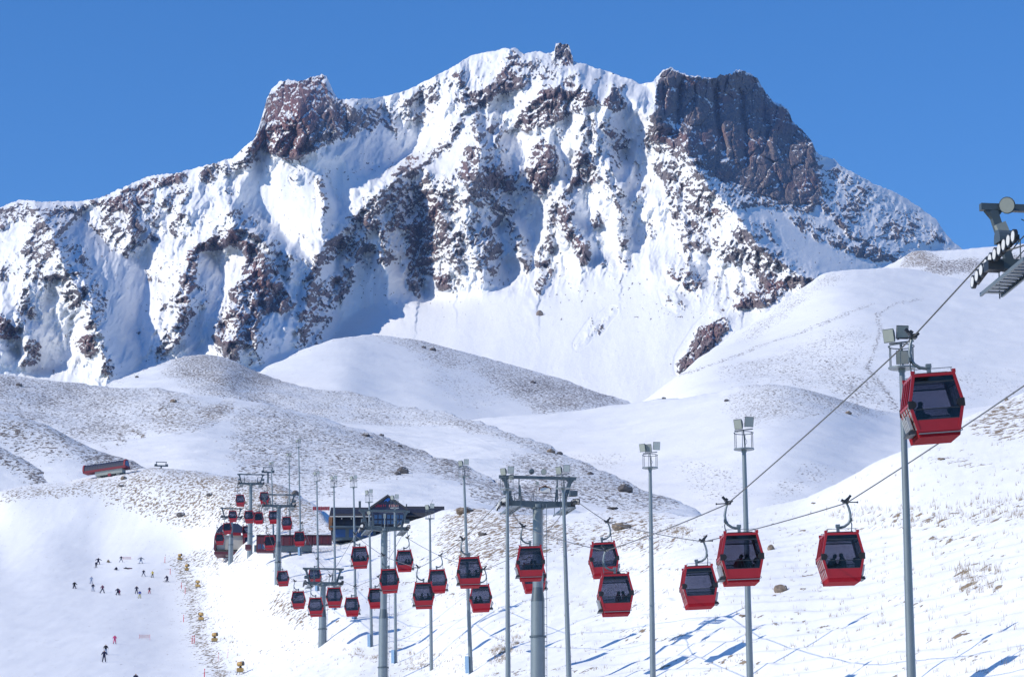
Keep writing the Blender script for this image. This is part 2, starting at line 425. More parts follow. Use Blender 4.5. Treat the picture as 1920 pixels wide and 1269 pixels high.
# clefts in the great right-hand wall (course, half width, depth in metres)
CHIMNEYS = [([(1243, 150), (1246, 232)], 4, 22), ([(1276, 150), (1268, 250)], 6, 40), ([(1336, 150), (1343, 220), (1362, 300)], 7, 55),
            ([(1388, 165), (1394, 250), (1402, 320)], 6, 35), ([(1300, 160), (1306, 230)], 4, 14), ([(1430, 200), (1445, 300), (1470, 370)], 6, 26)]

# crests of the ribs (course from top to foot, height in metres, share of rock along the crest)
RIBS = [
    ([(60, 385), (95, 430), (115, 480), (140, 530), (165, 585), (185, 640), (205, 690)], 42, 0.3),
    ([(75, 400), (60, 440), (50, 500), (40, 560), (30, 610)], 20, 0.25),
    ([(245, 390), (250, 430), (240, 470)], 20, 0.3),
    ([(425, 365), (432, 395), (440, 425), (400, 440), (365, 460), (350, 500), (345, 550), (325, 610), (295, 660)], 45, 0.3),
    ([(440, 425), (490, 445), (520, 480), (515, 520), (480, 560), (455, 600), (430, 645)], 36, 0.3),
    ([(600, 340), (612, 390), (598, 432)], 14, 0.3),
    ([(870, 200), (850, 250), (800, 300), (760, 325), (700, 370), (650, 420), (605, 460), (580, 520), (565, 590), (560, 640)], 40, 0.25),
    ([(800, 325), (815, 370), (835, 410), (850, 450), (855, 500)], 36, 0.3),
    ([(772, 420), (770, 470), (780, 545)], 26, 0.3),
    ([(890, 220), (900, 280), (925, 310), (950, 345)], 26, 0.3),
    ([(905, 330), (940, 380), (960, 420), (975, 470), (985, 500)], 26, 0.3),
    ([(1012, 245), (1005, 300), (1015, 355)], 36, 0.2),
    ([(1090, 275), (1085, 320), (1065, 370), (1065, 420), (1090, 460)], 32, 0.3),
    ([(1075, 140), (1040, 165), (1000, 190), (970, 230)], 32, 0.3),
    ([(1035, 390), (1030, 440), (1020, 500), (1010, 535)], 22, 0.35),
    ([(1120, 300), (1150, 350), (1165, 400), (1170, 450), (1165, 490)], 24, 0.35),
    ([(1228, 215), (1285, 255), (1310, 325), (1345, 365), (1380, 400), (1400, 435), (1430, 470), (1480, 505), (1525, 525)], 48, 0.3),
    ([(1260, 300), (1265, 350), (1275, 400), (1290, 450), (1270, 500)], 20, 0.25),
    ([(1340, 380), (1350, 430), (1380, 490), (1390, 540)], 20, 0.25),
    ([(1410, 420), (1440, 470), (1500, 515)], 18, 0.4),
    ([(1535, 300), (1545, 380), (1600, 440), (1690, 490)], 28, 0.4),
    ([(652, 505), (640, 540), (610, 600), (590, 640)], 20, 0.3),
    ([(955, 92), (945, 150), (900, 190)], 26, 0.3),
    ([(150, 560), (172, 625), (165, 660)], 16, 0.3),
    ([(690, 415), (715, 430), (728, 470)], 18, 0.35),
    ([(1600, 330), (1660, 400), (1720, 450)], 18, 0.35),
    ([(310, 375), (335, 400), (325, 430)], 14, 0.3),
    ([(640, 190), (700, 205), (740, 240)], 14, 0.3),
]
# the band of ribs and gullies, and the open bowl in it
RIBZONE = [(-60, 400), (200, 385), (430, 300), (640, 190), (870, 110), (1075, 110), (1220, 160), (1225, 260), (1300, 320), (1400, 430), (1500, 510),
           (1440, 585), (1330, 570), (1240, 520), (1190, 500), (1040, 545), (960, 540), (800, 550), (700, 500), (600, 640), (480, 665), (280, 680),
           (200, 700), (-60, 690)]
BOWL = [(450, 330), (560, 300), (740, 310), (830, 240), (880, 240), (840, 310), (700, 360), (600, 460), (540, 440), (470, 380)]
RIDGE = 72.0                     # height of the branching crests in metres
GW, GH = 1021, 361
gpx = np.linspace(-80, 1960, GW)
gpy = np.linspace(70, 790, GH)
GX, GY = np.meshgrid(gpx, gpy)

def grid_masks():
    wx = GX + 11 * fbm(GX / 34, GY / 34, 4, 31, 0.65) + 5 * fbm(GX / 16, GY / 9, 3, 33, 0.6)
    wy = GY + 9 * fbm(GX / 30, GY / 30, 4, 47, 0.65)
    turned = np.zeros_like(GX)
    for poly, s in TURNED:
        turned = np.maximum(turned, inpoly(wx, wy, poly) * s)
    dens = np.zeros_like(GX); warm = np.zeros_like(GX)
    for poly, d, w in CRAGS:
        k = inpoly(wx, wy, poly)
        dens = np.where(k, np.maximum(dens, d), dens)
        warm = np.where(k, w, warm)
    soft = np.maximum(blur(dens, 3), 0.62 * blur(dens, 9))
    soft = np.where(dens > 0.86, np.maximum(soft, blur(dens, 1)), soft)
    zone = blur(inpoly(wx, wy, RIBZONE) * 1.0, 9) * (1 - 0.9 * blur(inpoly(wx, wy, BOWL) * 1.0, 7))
    near = np.clip(1.6 * blur((dens > 0.3) * 1.0, 7), 0, 1)
    belt = smooth01(fbm(GX / 75, GY / 75, 3, 67), -0.15, 0.3)
    soft = np.maximum(soft, 0.33 * zone * belt * (1 - 0.7 * (turned > 0.5)))
    global zoneall
    zoneall = zone.copy()
    zone = zone * np.maximum(near, 0.25)
    rib = np.zeros_like(GX); crest = np.zeros_like(GX)
    for pts, h, rk in RIBS:
        x0 = min(p[0] for p in pts) - 125; x1 = max(p[0] for p in pts) + 125
        y0 = min(p[1] for p in pts) - 150; y1 = max(p[1] for p in pts) + 150
        i0, i1 = np.searchsorted(gpx, [x0, x1]); j0, j1 = np.searchsorted(gpy, [y0, y1])
        X = wx[j0:j1, i0:i1]; Y = wy[j0:j1, i0:i1]
        best = np.full(X.shape, 1e9); side = np.zeros(X.shape)
        for (ax, ay), (bx, by) in zip(pts[:-1], pts[1:]):
            tt = np.clip(((X - ax) * (bx - ax) + (Y - ay) * (by - ay)) / ((bx - ax) ** 2 + (by - ay) ** 2), 0, 1)
            qx = ax + tt * (bx - ax); qy = ay + tt * (by - ay)
            dd = np.hypot(X - qx, (Y - qy) * 0.8)
            k = dd < best
            best = np.where(k, dd, best); side = np.where(k, X - qx, side)
        wd = np.where(side < 0, 34.0, 15.0)
        am = np.clip(1 + 0.7 * fbm(X / 22, Y / 22, 3, 71), 0.2, 1.8)
        rib[j0:j1, i0:i1] = np.maximum(rib[j0:j1, i0:i1], h * am * np.maximum(0, np.exp(-best / wd) - 0.045))
        crest[j0:j1, i0:i1] = np.maximum(crest[j0:j1, i0:i1], (0.16 + rk) * np.exp(-(best / np.where(side < 0, 11.0, 18.0)) ** 2))
    soft = np.maximum(np.where(soft < 0.86, soft * 0.90, soft), crest)
    return turned, soft, blur(warm, 4), zone, rib

def mountain_depth(turned, dens):
    step = gpx[1] - gpx[0]
    cliff = smooth01(dens, 0.65, 0.9)
    t = blur(turned, 1, 1)
    gx = (-0.95 + 5.4 * t)
    # ribs and gullies everywhere
    rb = fbm(GX / 70 + GY / 300, GY / 150, 4, 5)
    gx = gx + 0.9 * rb * (1 - t)
    gu = np.interp(GY, [130, 450, 760], [2.0, 2.5, 3.2]) * (1 - 0.62 * cliff)
    gx = gx * step; gy = -gu * (gpy[1] - gpy[0])
    base = 3000 + (770 - GY) * 2.5
    # integrate the slopes (screened Poisson, mirrored FFT)
    div = np.zeros_like(gx)
    div[:, :-1] += gx[:, :-1]; div[:, 1:] -= gx[:, :-1]
    wy = 0.15                      # how firmly the fall line is kept against the cross slope
    div[:-1, :] += wy * gy[:-1, :]; div[1:, :] -= wy * gy[:-1, :]
    lam = 1.0e-5
    rhs = div - lam * base
    m = np.concatenate([rhs, rhs[::-1]], 0); m = np.concatenate([m, m[:, ::-1]], 1)
    fm = np.fft.fft2(m)
    kx = 2 * np.cos(2 * np.pi * np.arange(m.shape[1]) / m.shape[1]) - 2
    ky = 2 * np.cos(2 * np.pi * np.arange(m.shape[0]) / m.shape[0]) - 2
    den = kx[None, :] + wy * ky[:, None] - lam
    D = np.real(np.fft.ifft2(fm / den))[:GH, :GW]
    # no overhangs: going up the picture the face always leans back a little
    k = 0.75 * (770 - GY)
    D = (np.maximum.accumulate((D - k)[::-1], axis=0))[::-1] + k
    D = blur(D, 1, 1)
    return D

turned, dens, warmf, zonef, ribf = grid_masks()
MD = mountain_depth(turned, dens)

def bil(A, px, py):
    fx = np.clip((px - gpx[0]) / (gpx[1] - gpx[0]), 0, GW - 1.001)
    fy = np.clip((py - gpy[0]) / (gpy[1] - gpy[0]), 0, GH - 1.001)
    ix = fx.astype(int); iy = fy.astype(int); tx = fx - ix; ty = fy - iy
    return (A[iy, ix] * (1 - tx) + A[iy, ix + 1] * tx) * (1 - ty) + (A[iy + 1, ix] * (1 - tx) + A[iy + 1, ix + 1] * tx) * ty

def ray_np(px, py):
    u = (px - W / 2) / F; v = (H / 2 - py) / F
    y = CP - v * SP; z = SP + v * CP
    return u / y, z / y

def build_mountain():
    cols = np.arange(-60, 1961, 1.5)
    sk = np.interp(cols, [p[0] for p in SKY], [p[1] for p in SKY])
    rocky = bil(dens, cols, sk + 8)
    sk = sk + (1.5 + 5.0 * rocky) * fbm(cols / 8, cols * 0, 4, 77, 0.6) + 0.8
    R = 430
    t = np.linspace(0, 1, R)[:, None]
    PX = np.repeat(cols[None], R, 0)
    PY = sk[None] + (775 - sk[None]) * t
    D = bil(MD, PX, PY)
    d = bil(dens, PX, PY); w = bil(warmf, PX, PY)
    # some crags swept bare, others plastered with snow; colour bands in the lava
    d = np.clip(d + 0.20 * fbm(PX / 38, PY / 38, 3, 63) * smooth01(d, 0.15, 0.4) * (d < 0.84), 0, 1)
    w = np.clip(w * 0.9 + 0.55 * smooth01(fbm(PX / 55, PY / 45, 3, 64), 0.0, 0.5) * smooth01(d, 0.3, 0.6) - 0.12, 0, 1)
    wob = 10 * fbm(PX / 40, PY / 40, 3, 61)
    body = smooth01(d, 0.05, 0.6)
    castle = smooth01(d, 0.86, 0.92)
    qx = PX + wob
    rel = (13 * ridged(qx / 52 + PY / 160, PY / 70, 2, 13)
           + 8.0 * ridged(qx / 23 - PY / 90, PY / 30, 2, 14)
           + 6.5 * ridged(qx / 12 + PY / 30, PY / 13, 2, 15)
           + 3.4 * ridged(qx / 6 - PY / 20, PY / 6.5, 2, 17)) * body
    # upright pillars and chimneys on the castle of rock
    rel = rel * (1 - 0.25 * castle) + castle * 30 * fbm((qx + 0.1 * PY) / 46, PY / 150, 2, 18, 0.4)
    # fractured blocks and joints
    hard = smooth01(d, 0.3, 0.7)
    f1, f2, rv = worley((qx + 0.15 * PY) / 25, PY / 52, 1)
    rel = rel + hard * (1 + 0.35 * castle) * ((rv - 0.5) * 18 + 7 * np.minimum(1, 5 * (f2 - f1)))
    f1, f2, rv = worley((qx - 0.25 * PY) / 10, PY / 17, 2)
    rel = rel + hard * ((rv - 0.5) * 8 + 3.5 * np.minimum(1, 5 * (f2 - f1)))
    rel = rel + castle * 7 * ridged(PY / 17 + PX / 70 + wob / 30, PX / 60, 2, 27)
    for pts, wd, dp in CHIMNEYS:
        cx = np.interp(PY, [p[1] for p in pts], [p[0] for p in pts]) + 0.4 * wob
        on = smooth01(PY, pts[0][1] - 6, pts[0][1] + 12) * (1 - smooth01(PY, pts[-1][1] - 20, pts[-1][1] + 5))
        rel -= dp * np.exp(-((PX - cx) / wd) ** 2) * on
    # ribs running down the fall line, gentle on the left flank and sharp on the right
    zn = bil(zonef, PX, PY)
    fan = (PX - 1040) / (PY + 600) * 1.65
    ribs = 0
    for k, amp, sd in ((13.0, 20.0, 35), (29.0, 9.0, 36)):
        s_ = fan * k + 1.1 * fbm(PX / 120, PY / 120, 3, sd) + 0.35 * fbm(PX / 28, PY / 28, 3, sd + 9)
        f = s_ - np.floor(s_)
        saw = np.where(f < 0.66, f / 0.66, (1 - f) / 0.34)
        am = np.clip(0.55 + 0.9 * fbm(PX / 90, PY / 110, 3, sd + 20), 0, 1.3)
        ribs = ribs + amp * am * (saw - 0.5)
    spur = ridged((PX - 0.12 * (PX - 1040) * (PY - 400) / 400 + 1.6 * wob) / 44, PY / 120, 3, 39, 0.6)
    spur2 = ridged((PX + 0.3 * PY + wob) / 21, PY / 46, 2, 40, 0.6)
    rel = rel + ribs * zn + 1.25 * bil(ribf, PX, PY) + (9.0 * spur + 4.0 * spur2) * bil(zoneall, PX, PY)
    crag = ridge_mf((PX + 0.30 * (PY - 300) + 0.8 * wob) / 88, (PY - 0.2 * PX) / 210, 5, 51)
    rel = rel + RIDGE * (crag - 0.55) * bil(zoneall, PX, PY)
    d = np.where(d < 0.84, np.clip(d + 0.42 * (crag - 0.60) * smooth01(d, 0.1, 0.35), 0, 1), d)
    ledge = np.gradient(rel, axis=0) / np.maximum(0.3, np.gradient(PY, axis=0))
    # where the rock shows through the snow: steep sides, streaks down the fall line
    n = (0.5 * fbm(qx / 4.6, (PY - 0.5 * PX) / 6.5, 3, 21, 0.6) + 0.35 * fbm(qx / 12, (PY - 0.6 * PX) / 14, 3, 22, 0.6)
         + 0.25 * fbm(qx / 34, (PY - 0.2 * PX) / 34, 2, 23))
    n = np.clip(0.5 + n * 1.2, 0, 1)
    rime = 0.45 * np.exp(-(PY - sk[None]) / 9.0) * (PX > 480)
    m = d + n - 1.0 - 0.20 * np.clip(ledge, -2.5, 2.5) * smooth01(d, 0.1, 0.5) * (1 - 0.25 * castle) - rime * smooth01(n, 0.3, 0.6)
    rock = smooth01(m, -0.09, 0.09) * (d > 0.05)
    # lonely stones on the open snow
    sp = fbm(PX / 7, PY / 6, 3, 91)
    belt = fbm(PX / 90, PY / 70, 2, 93)
    rock = np.maximum(rock, smooth01(sp + 0.35 * belt, 0.50, 0.58) * (PY < 600) * 0.9)
    rel = rel + 5.0 * (rock - 0.5) * (d > 0.1) + 3.0 * fbm(PX / 55, PY / 70, 3, 16) + 0.8 * fbm(PX / 9, PY / 12, 2, 29)
    D = D - rel
    rx, rz = ray_np(PX, PY)
    P = np.stack([rx * D, D, rz * D], -1)
    top = P[0]
    back = []
    for dd, dz in ((25, -6), (90, -45), (260, -190), (700, -600), (1500, -1400)):
        q = top.copy(); q[:, 1] += dd; q[:, 2] += dz
        back.append(q)
    P = np.concatenate([np.stack(back[::-1]), P], 0)
    rock = np.concatenate([np.repeat(rock[:1], 5, 0), rock], 0)
    w = np.concatenate([np.repeat(w[:1], 5, 0), w], 0)
    # the material adds its own fine noise: feed it a centred share
    ra = 0.5 + (rock - 0.5) * 0.84
    ra = np.where(rock < 0.03, 0.0, ra)
    me = grid_mesh('mountain', P, {'rock': ra, 'warm': w}, M['mountain'])
    fm = (ra[:-1, :-1] + ra[1:, 1:] + ra[1:, :-1] + ra[:-1, 1:]) / 4 < 0.5      # snow is smooth, rock breaks in facets
    me.polygons.foreach_set('use_smooth', fm.reshape(-1))
    o = link(bpy.data.objects.new('mountain', me))
    tag(o, 'snow covered volcanic mountain with dark rocky crags under the blue sky', 'mountain', kind='structure')
build_mountain()

# ------------------------------------------------------------------ hills and ground
class Field:
    """Smooth inverse depth over the photograph's pixels from surveyed points (thin plate spline)."""
    def __init__(self, pts, reg=1e-6):
        P = np.array([(p[0], p[1]) for p in pts], float) / 1000
        v = 1.0 / np.array([p[2] for p in pts], float) * 1000
        n = len(P)
        r = np.hypot(P[:, None, 0] - P[None, :, 0], P[:, None, 1] - P[None, :, 1])
        K = np.where(r > 0, r * r * np.log(np.maximum(r, 1e-9)), 0) + reg * np.eye(n)
        A = np.zeros((n + 3, n + 3)); A[:n, :n] = K
        A[:n, n] = 1; A[:n, n + 1:] = P; A[n, :n] = 1; A[n + 1:, :n] = P.T
        self.w = np.linalg.solve(A, np.concatenate([v, [0, 0, 0]])); self.P = P
    def depth(self, px, py):
        px = np.asarray(px, float) / 1000; py = np.asarray(py, float) / 1000
        s = self.w[-3] + self.w[-2] * px + self.w[-1] * py
        for (x, y), w in zip(self.P, self.w[:-3]):
            r2 = (px - x) ** 2 + (py - y) ** 2
            s = s + w * 0.5 * r2 * np.log(np.maximum(r2, 1e-12))
        return 1000.0 / s

def poly_mask(PX, PY, polys, seed, amp=10, soft=2):
    amp = 2.2 * amp
    wx = PX + amp * fbm(PX / 48, PY / 24, 4, seed, 0.6); wy = PY + 0.5 * amp * fbm(PX / 48, PY / 24, 4, seed + 8, 0.6)
    d = np.zeros_like(PX); w = np.zeros_like(PX)
    for poly, dd, ww in polys:
        k = inpoly(wx, wy, poly)
        d = np.where(k, dd, d); w = np.where(k, ww, w)
    d = 0.35 * d + 0.65 * blur(d, 5, 2)
    # patchy cover: swept bare here, drifted over there
    pn = fbm(PX / 70, PY / 30, 4, seed + 3, 0.6)
    d = np.clip(d - 0.035 + 0.18 * pn, 0, 0.9) * (d > 0.03)
    return d, blur(w, 4)

SHEETS = {}
def sheet(name, label, crest, bottom, pts, polys, mat, x0=-60, x1=1980, dx=4.0, rows=90, bump=((60, 0.02), ), base=0.0, warm=0.0,
          terr=None, rough=1.2, feather=8, seed=0, crest_fade=None, extra=None, reg=1e-6):
    """One hill: its crest line, the line where a nearer hill covers its foot, its surveyed depths."""
    fld = Field(pts, reg)
    cols = np.arange(x0, x1 + 0.1, dx)
    # hills that leave the frame go on well beyond it
    if x0 <= -60: cols = np.concatenate([np.arange(-900, x0, dx * 5), cols])
    if x1 >= 1980: cols = np.concatenate([cols, np.arange(x1 + dx * 5, 2900, dx * 5)])
    top = np.interp(cols, [p[0] for p in crest], [p[1] for p in crest])
    k = np.ones(9) / 9
    top = np.convolve(np.pad(top, 4, mode='edge'), k, 'valid') if dx >= 4 else np.convolve(np.pad(top, 6, mode='edge'), np.ones(13) / 13, 'valid')
    top = top + rough * fbm(cols / 16, cols * 0, 3, 200 + seed)
    bot = np.interp(cols, [p[0] for p in bottom], [p[1] for p in bottom])
    t = np.linspace(0, 1, rows)[:, None] ** 1.15
    PX = np.repeat(cols[None], rows, 0)
    PY = top[None] + np.maximum(4, bot - top)[None] * t
    PXs = np.where(PX > 1980, 1980 + 170 * np.tanh((PX - 1980) / 170), np.where(PX < -60, -60 + 170 * np.tanh((PX + 60) / 170), PX))
    D = fld.depth(PXs, PY)
    # the crest rounds over
    D = D * (1 + 0.02 * np.exp(-(PY - top[None]) / feather))
    d, w = poly_mask(PX, PY, polys, 300 + seed)
    d = np.maximum(d, base); w = np.maximum(w, warm)
    if crest_fade:
        w_, amt = crest_fade
        d = np.maximum(d, amt * np.exp(-(PY - top[None]) / w_))
    rx, rz = ray_np(PX, PY)
    P = np.stack([rx * D, D, rz * D], -1)
    for lam, amp in bump:
        P[..., 2] += amp * lam * fbm(P[..., 0] / lam, P[..., 1] / lam, 4, 400 + seed)
    if terr:
        P[..., 2] += terr(P, PX, PY)
    if extra is not None:
        d, w = extra(PX, PY, d, w)
    SHEETS[name] = (fld, P, PX, PY)
    tp = P[0]; back = []
    for a, b in ((0.012, 0.0008), (0.05, 0.012), (0.12, 0.05), (0.22, 0.13)):
        q = tp * 1.0; q[:, 0] *= 1 + a; q[:, 1] *= 1 + a; q[:, 2] -= b * tp[:, 1]
        back.append(q)
    P2 = np.concatenate([np.stack(back[::-1]), P], 0)
    ex = lambda a: np.concatenate([np.repeat(a[:1], 4, 0), a], 0)
    me = grid_mesh(name, P2, {'rock': ex(d), 'warm': ex(w)}, mat)
    o = link(bpy.data.objects.new(name, me))
    tag(o, label, kind='structure')
    return o

# --- ridge behind the right-hand ski slope
sheet('far_right_ridge', 'rocky snow ridge with a groomed piste behind the right slope',
      [(1560, 520), (1640, 508), (1680, 492), (1700, 475), (1722, 468), (1750, 472), (1800, 468), (1850, 463), (1980, 452)],
      [(1560, 540), (1980, 545)],
      [(1600, 510, 2900), (1720, 470, 3000), (1980, 452, 3000), (1600, 540, 2700), (1980, 540, 2700), (1760, 505, 2800)],
      [([(1680, 500), (1690, 478), (1720, 468), (1745, 478), (1770, 488), (1750, 500), (1700, 502)], 0.62, 0.6),
       ([(1715, 512), (1760, 495), (1830, 478), (1860, 490), (1850, 512), (1780, 515)], 0.62, 0.0),
       ([(1870, 480), (1980, 475), (1980, 515), (1880, 512)], 0.6, 0.0)],
      M['far_hill'], x0=1540, rows=40, bump=((25, 0.05), (8, 0.05)), seed=1)
# --- the big right-hand ski slope
def l1_lines(PX, PY, d, w):
    for pts, wd, v in (([(1270, 705), (1400, 660), (1480, 630), (1560, 600), (1640, 570)], 3, 0.38), ([(1350, 690), (1450, 672), (1520, 655), (1600, 625)], 3, 0.33),
                       ([(1645, 590), (1650, 620), (1640, 660), (1625, 690)], 6, 0.42), ([(1645, 590), (1680, 570), (1730, 558)], 3, 0.35), ([(1625, 690), (1660, 730), (1680, 765)], 8, 0.48)):
        for (ax, ay), (bx, by) in zip(pts[:-1], pts[1:]):
            tt = np.clip(((PX - ax) * (bx - ax) + (PY - ay) * (by - ay)) / ((bx - ax) ** 2 + (by - ay) ** 2), 0, 1)
            dd = np.hypot(PX - ax - tt * (bx - ax), PY - ay - tt * (by - ay)) + 2 * fbm(PX / 12, PY / 12, 2, 55)
            d = np.maximum(d, v * np.exp(-(dd / wd) ** 2))
    return d, w
sheet('right_ski_slope', 'broad white ski slope below the great rock wall',
      [(1100, 815), (1150, 788), (1205, 750), (1270, 706), (1330, 655), (1400, 612), (1480, 556), (1545, 512), (1600, 504), (1690, 503), (1800, 512), (1900, 520), (1980, 524)],
      [(1100, 830), (1200, 800), (1400, 790), (1980, 830)],
      [(1150, 788, 2050), (1205, 750, 2150), (1400, 612, 2450), (1545, 512, 2650), (1700, 503, 2750), (1980, 524, 2800), (1300, 760, 1750), (1500, 770, 1650), (1700, 780, 1650), (1980, 780, 1700),
       (1640, 620, 2150), (1500, 640, 2150), (1850, 640, 2150)],
      [([(1370, 640), (1420, 600), (1500, 545), (1600, 505), (1560, 530), (1480, 590), (1400, 650)], 0.33, 0.3),
       ([(1500, 545), (1550, 512), (1600, 515), (1560, 530)], 0.42, 0.3),
       ([(1340, 690), (1480, 650), (1620, 610), (1640, 650), (1600, 690), (1450, 720), (1350, 715)], 0.30, 0.1),
       ([(1420, 715), (1530, 700), (1630, 700), (1680, 760), (1640, 770), (1560, 735), (1480, 722)], 0.40, 0.0),
       ([(1660, 705), (1800, 700), (1980, 690), (1980, 740), (1700, 750)], 0.24, 0.0)],
      M['far_hill'], x0=1080, rows=110, bump=((90, 0.03), (30, 0.022), (9, 0.014)), seed=2, extra=l1_lines)
# --- smooth hill in the middle
sheet('middle_hill', 'smooth white hill with a stony crest below the mountain',
      [(440, 735), (495, 690), (560, 660), (600, 643), (640, 632), (700, 627), (780, 638), (850, 655), (950, 681), (1050, 711), (1120, 735), (1180, 752), (1230, 785)],
      [(440, 760), (600, 830), (900, 850), (1230, 800)],
      [(495, 690, 1950), (640, 632, 2200), (700, 627, 2300), (850, 655, 2300), (1050, 711, 2200), (1180, 752, 2100), (500, 760, 1700), (700, 800, 1650), (900, 800, 1700), (1100, 790, 1800), (800, 720, 1900), (650, 690, 1900)],
      [([(680, 624), (780, 634), (850, 652), (1000, 695), (1190, 755), (1100, 775), (1000, 775), (930, 740), (860, 690), (760, 655)], 0.44, 0.1),
       ([(940, 700), (1060, 715), (1190, 753), (1100, 772), (1010, 772), (960, 745)], 0.52, 0.0),
       ([(760, 660), (900, 700), (960, 750), (880, 770), (800, 720)], 0.22, 0.0)],
      M['far_hill'], x0=430, x1=1240, rows=80, bump=((80, 0.025), (25, 0.022), (8, 0.016)), crest_fade=(5, 0.25), seed=3)
# --- valley floor and the rounded shoulder right of it
sheet('valley_snow', 'white valley floor and rounded shoulder with a stony crest',
      [(500, 860), (700, 815), (800, 795), (900, 784), (1000, 777), (1100, 766), (1200, 753), (1250, 748), (1290, 745), (1350, 735), (1400, 722), (1470, 720), (1530, 733), (1600, 755), (1660, 772), (1700, 776), (1760, 772), (1850, 760), (1980, 745)],
      [(500, 900), (900, 960), (1300, 990), (1700, 990), (1980, 900)],
      [(700, 815, 1600), (900, 784, 1600), (1100, 766, 1600), (1250, 748, 1550), (1400, 722, 1500), (1470, 720, 1480), (1600, 755, 1450), (1700, 776, 1500), (1980, 745, 1500), (900, 930, 1150), (1100, 940, 1080), (1300, 960, 1000), (1500, 950, 980), (1980, 890, 1000),
       (1200, 850, 1260), (1450, 830, 1180), (1600, 850, 1200)],
      [([(1390, 718), (1480, 718), (1540, 735), (1620, 760), (1700, 776), (1640, 782), (1560, 775), (1480, 790), (1400, 800), (1350, 770)], 0.36, 0.1),
       ([(1500, 722), (1560, 740), (1640, 765), (1600, 770), (1530, 755)], 0.52, 0.0),
       ([(1250, 850), (1300, 855), (1400, 900), (1420, 945), (1300, 925)], 0.26, 0.0),
       ([(1480, 880), (1540, 860), (1560, 890), (1500, 925), (1440, 940)], 0.30, 0.0),
       ([(1060, 845), (1170, 850), (1190, 880), (1120, 870)], 0.30, 0.0)],
      M['mid_hill'], x0=490, rows=100, bump=((70, 0.035), (22, 0.022), (7, 0.014)), seed=4)
# --- long stony ridge from the small peak on the left down to the right
sheet('stony_ridge', 'long stony ridge falling from a small peak to the right',
      [(150, 760), (180, 735), (215, 713), (250, 700), (290, 685), (340, 669), (390, 664), (430, 672), (480, 695), (520, 712), (550, 721), (600, 731), (640, 733), (680, 740), (760, 761), (840, 775), (900, 790), (960, 814), (1000, 824), (1050, 848), (1100, 868), (1150, 892), (1200, 912), (1240, 925), (1290, 942), (1330, 975)],
      [(150, 770), (400, 790), (700, 840), (1000, 960), (1330, 990)],
      [(180, 735, 1500), (290, 685, 1700), (390, 664, 1850), (480, 695, 1800), (600, 731, 1650), (760, 761, 1500), (900, 790, 1300), (1050, 848, 1080), (1200, 912, 930), (1290, 942, 860),
       (200, 770, 1350), (400, 760, 1350), (600, 800, 1250), (800, 860, 1050), (900, 890, 950), (1000, 950, 820), (1200, 960, 800), (420, 700, 1600)],
      [([(330, 668), (400, 660), (480, 692), (560, 722), (680, 738), (760, 760), (700, 790), (560, 790), (400, 770), (330, 720), (300, 690)], 0.44, 0.1),
       ([(330, 672), (400, 662), (480, 694), (540, 720), (470, 728), (380, 712), (330, 695)], 0.54, 0.1),
       ([(500, 725), (640, 731), (760, 758), (900, 788), (850, 800), (700, 800), (560, 790)], 0.36, 0.1),
       ([(880, 786), (960, 812), (1050, 848), (1130, 884), (1080, 862), (990, 840), (900, 812), (840, 800)], 0.46, 0.1),
       ([(960, 850), (1050, 848), (1130, 880), (1200, 912), (1290, 942), (1240, 960), (1100, 940), (1000, 910), (940, 880)], 0.47, 0.1),
       ([(840, 890), (930, 895), (1020, 912), (1100, 930), (1000, 950), (880, 930)], 0.52, 0.0)],
      M['mid_hill'], x0=140, x1=1340, rows=100, bump=((60, 0.04), (18, 0.03), (6, 0.024)), crest_fade=(7, 0.35), seed=5, terr=None)
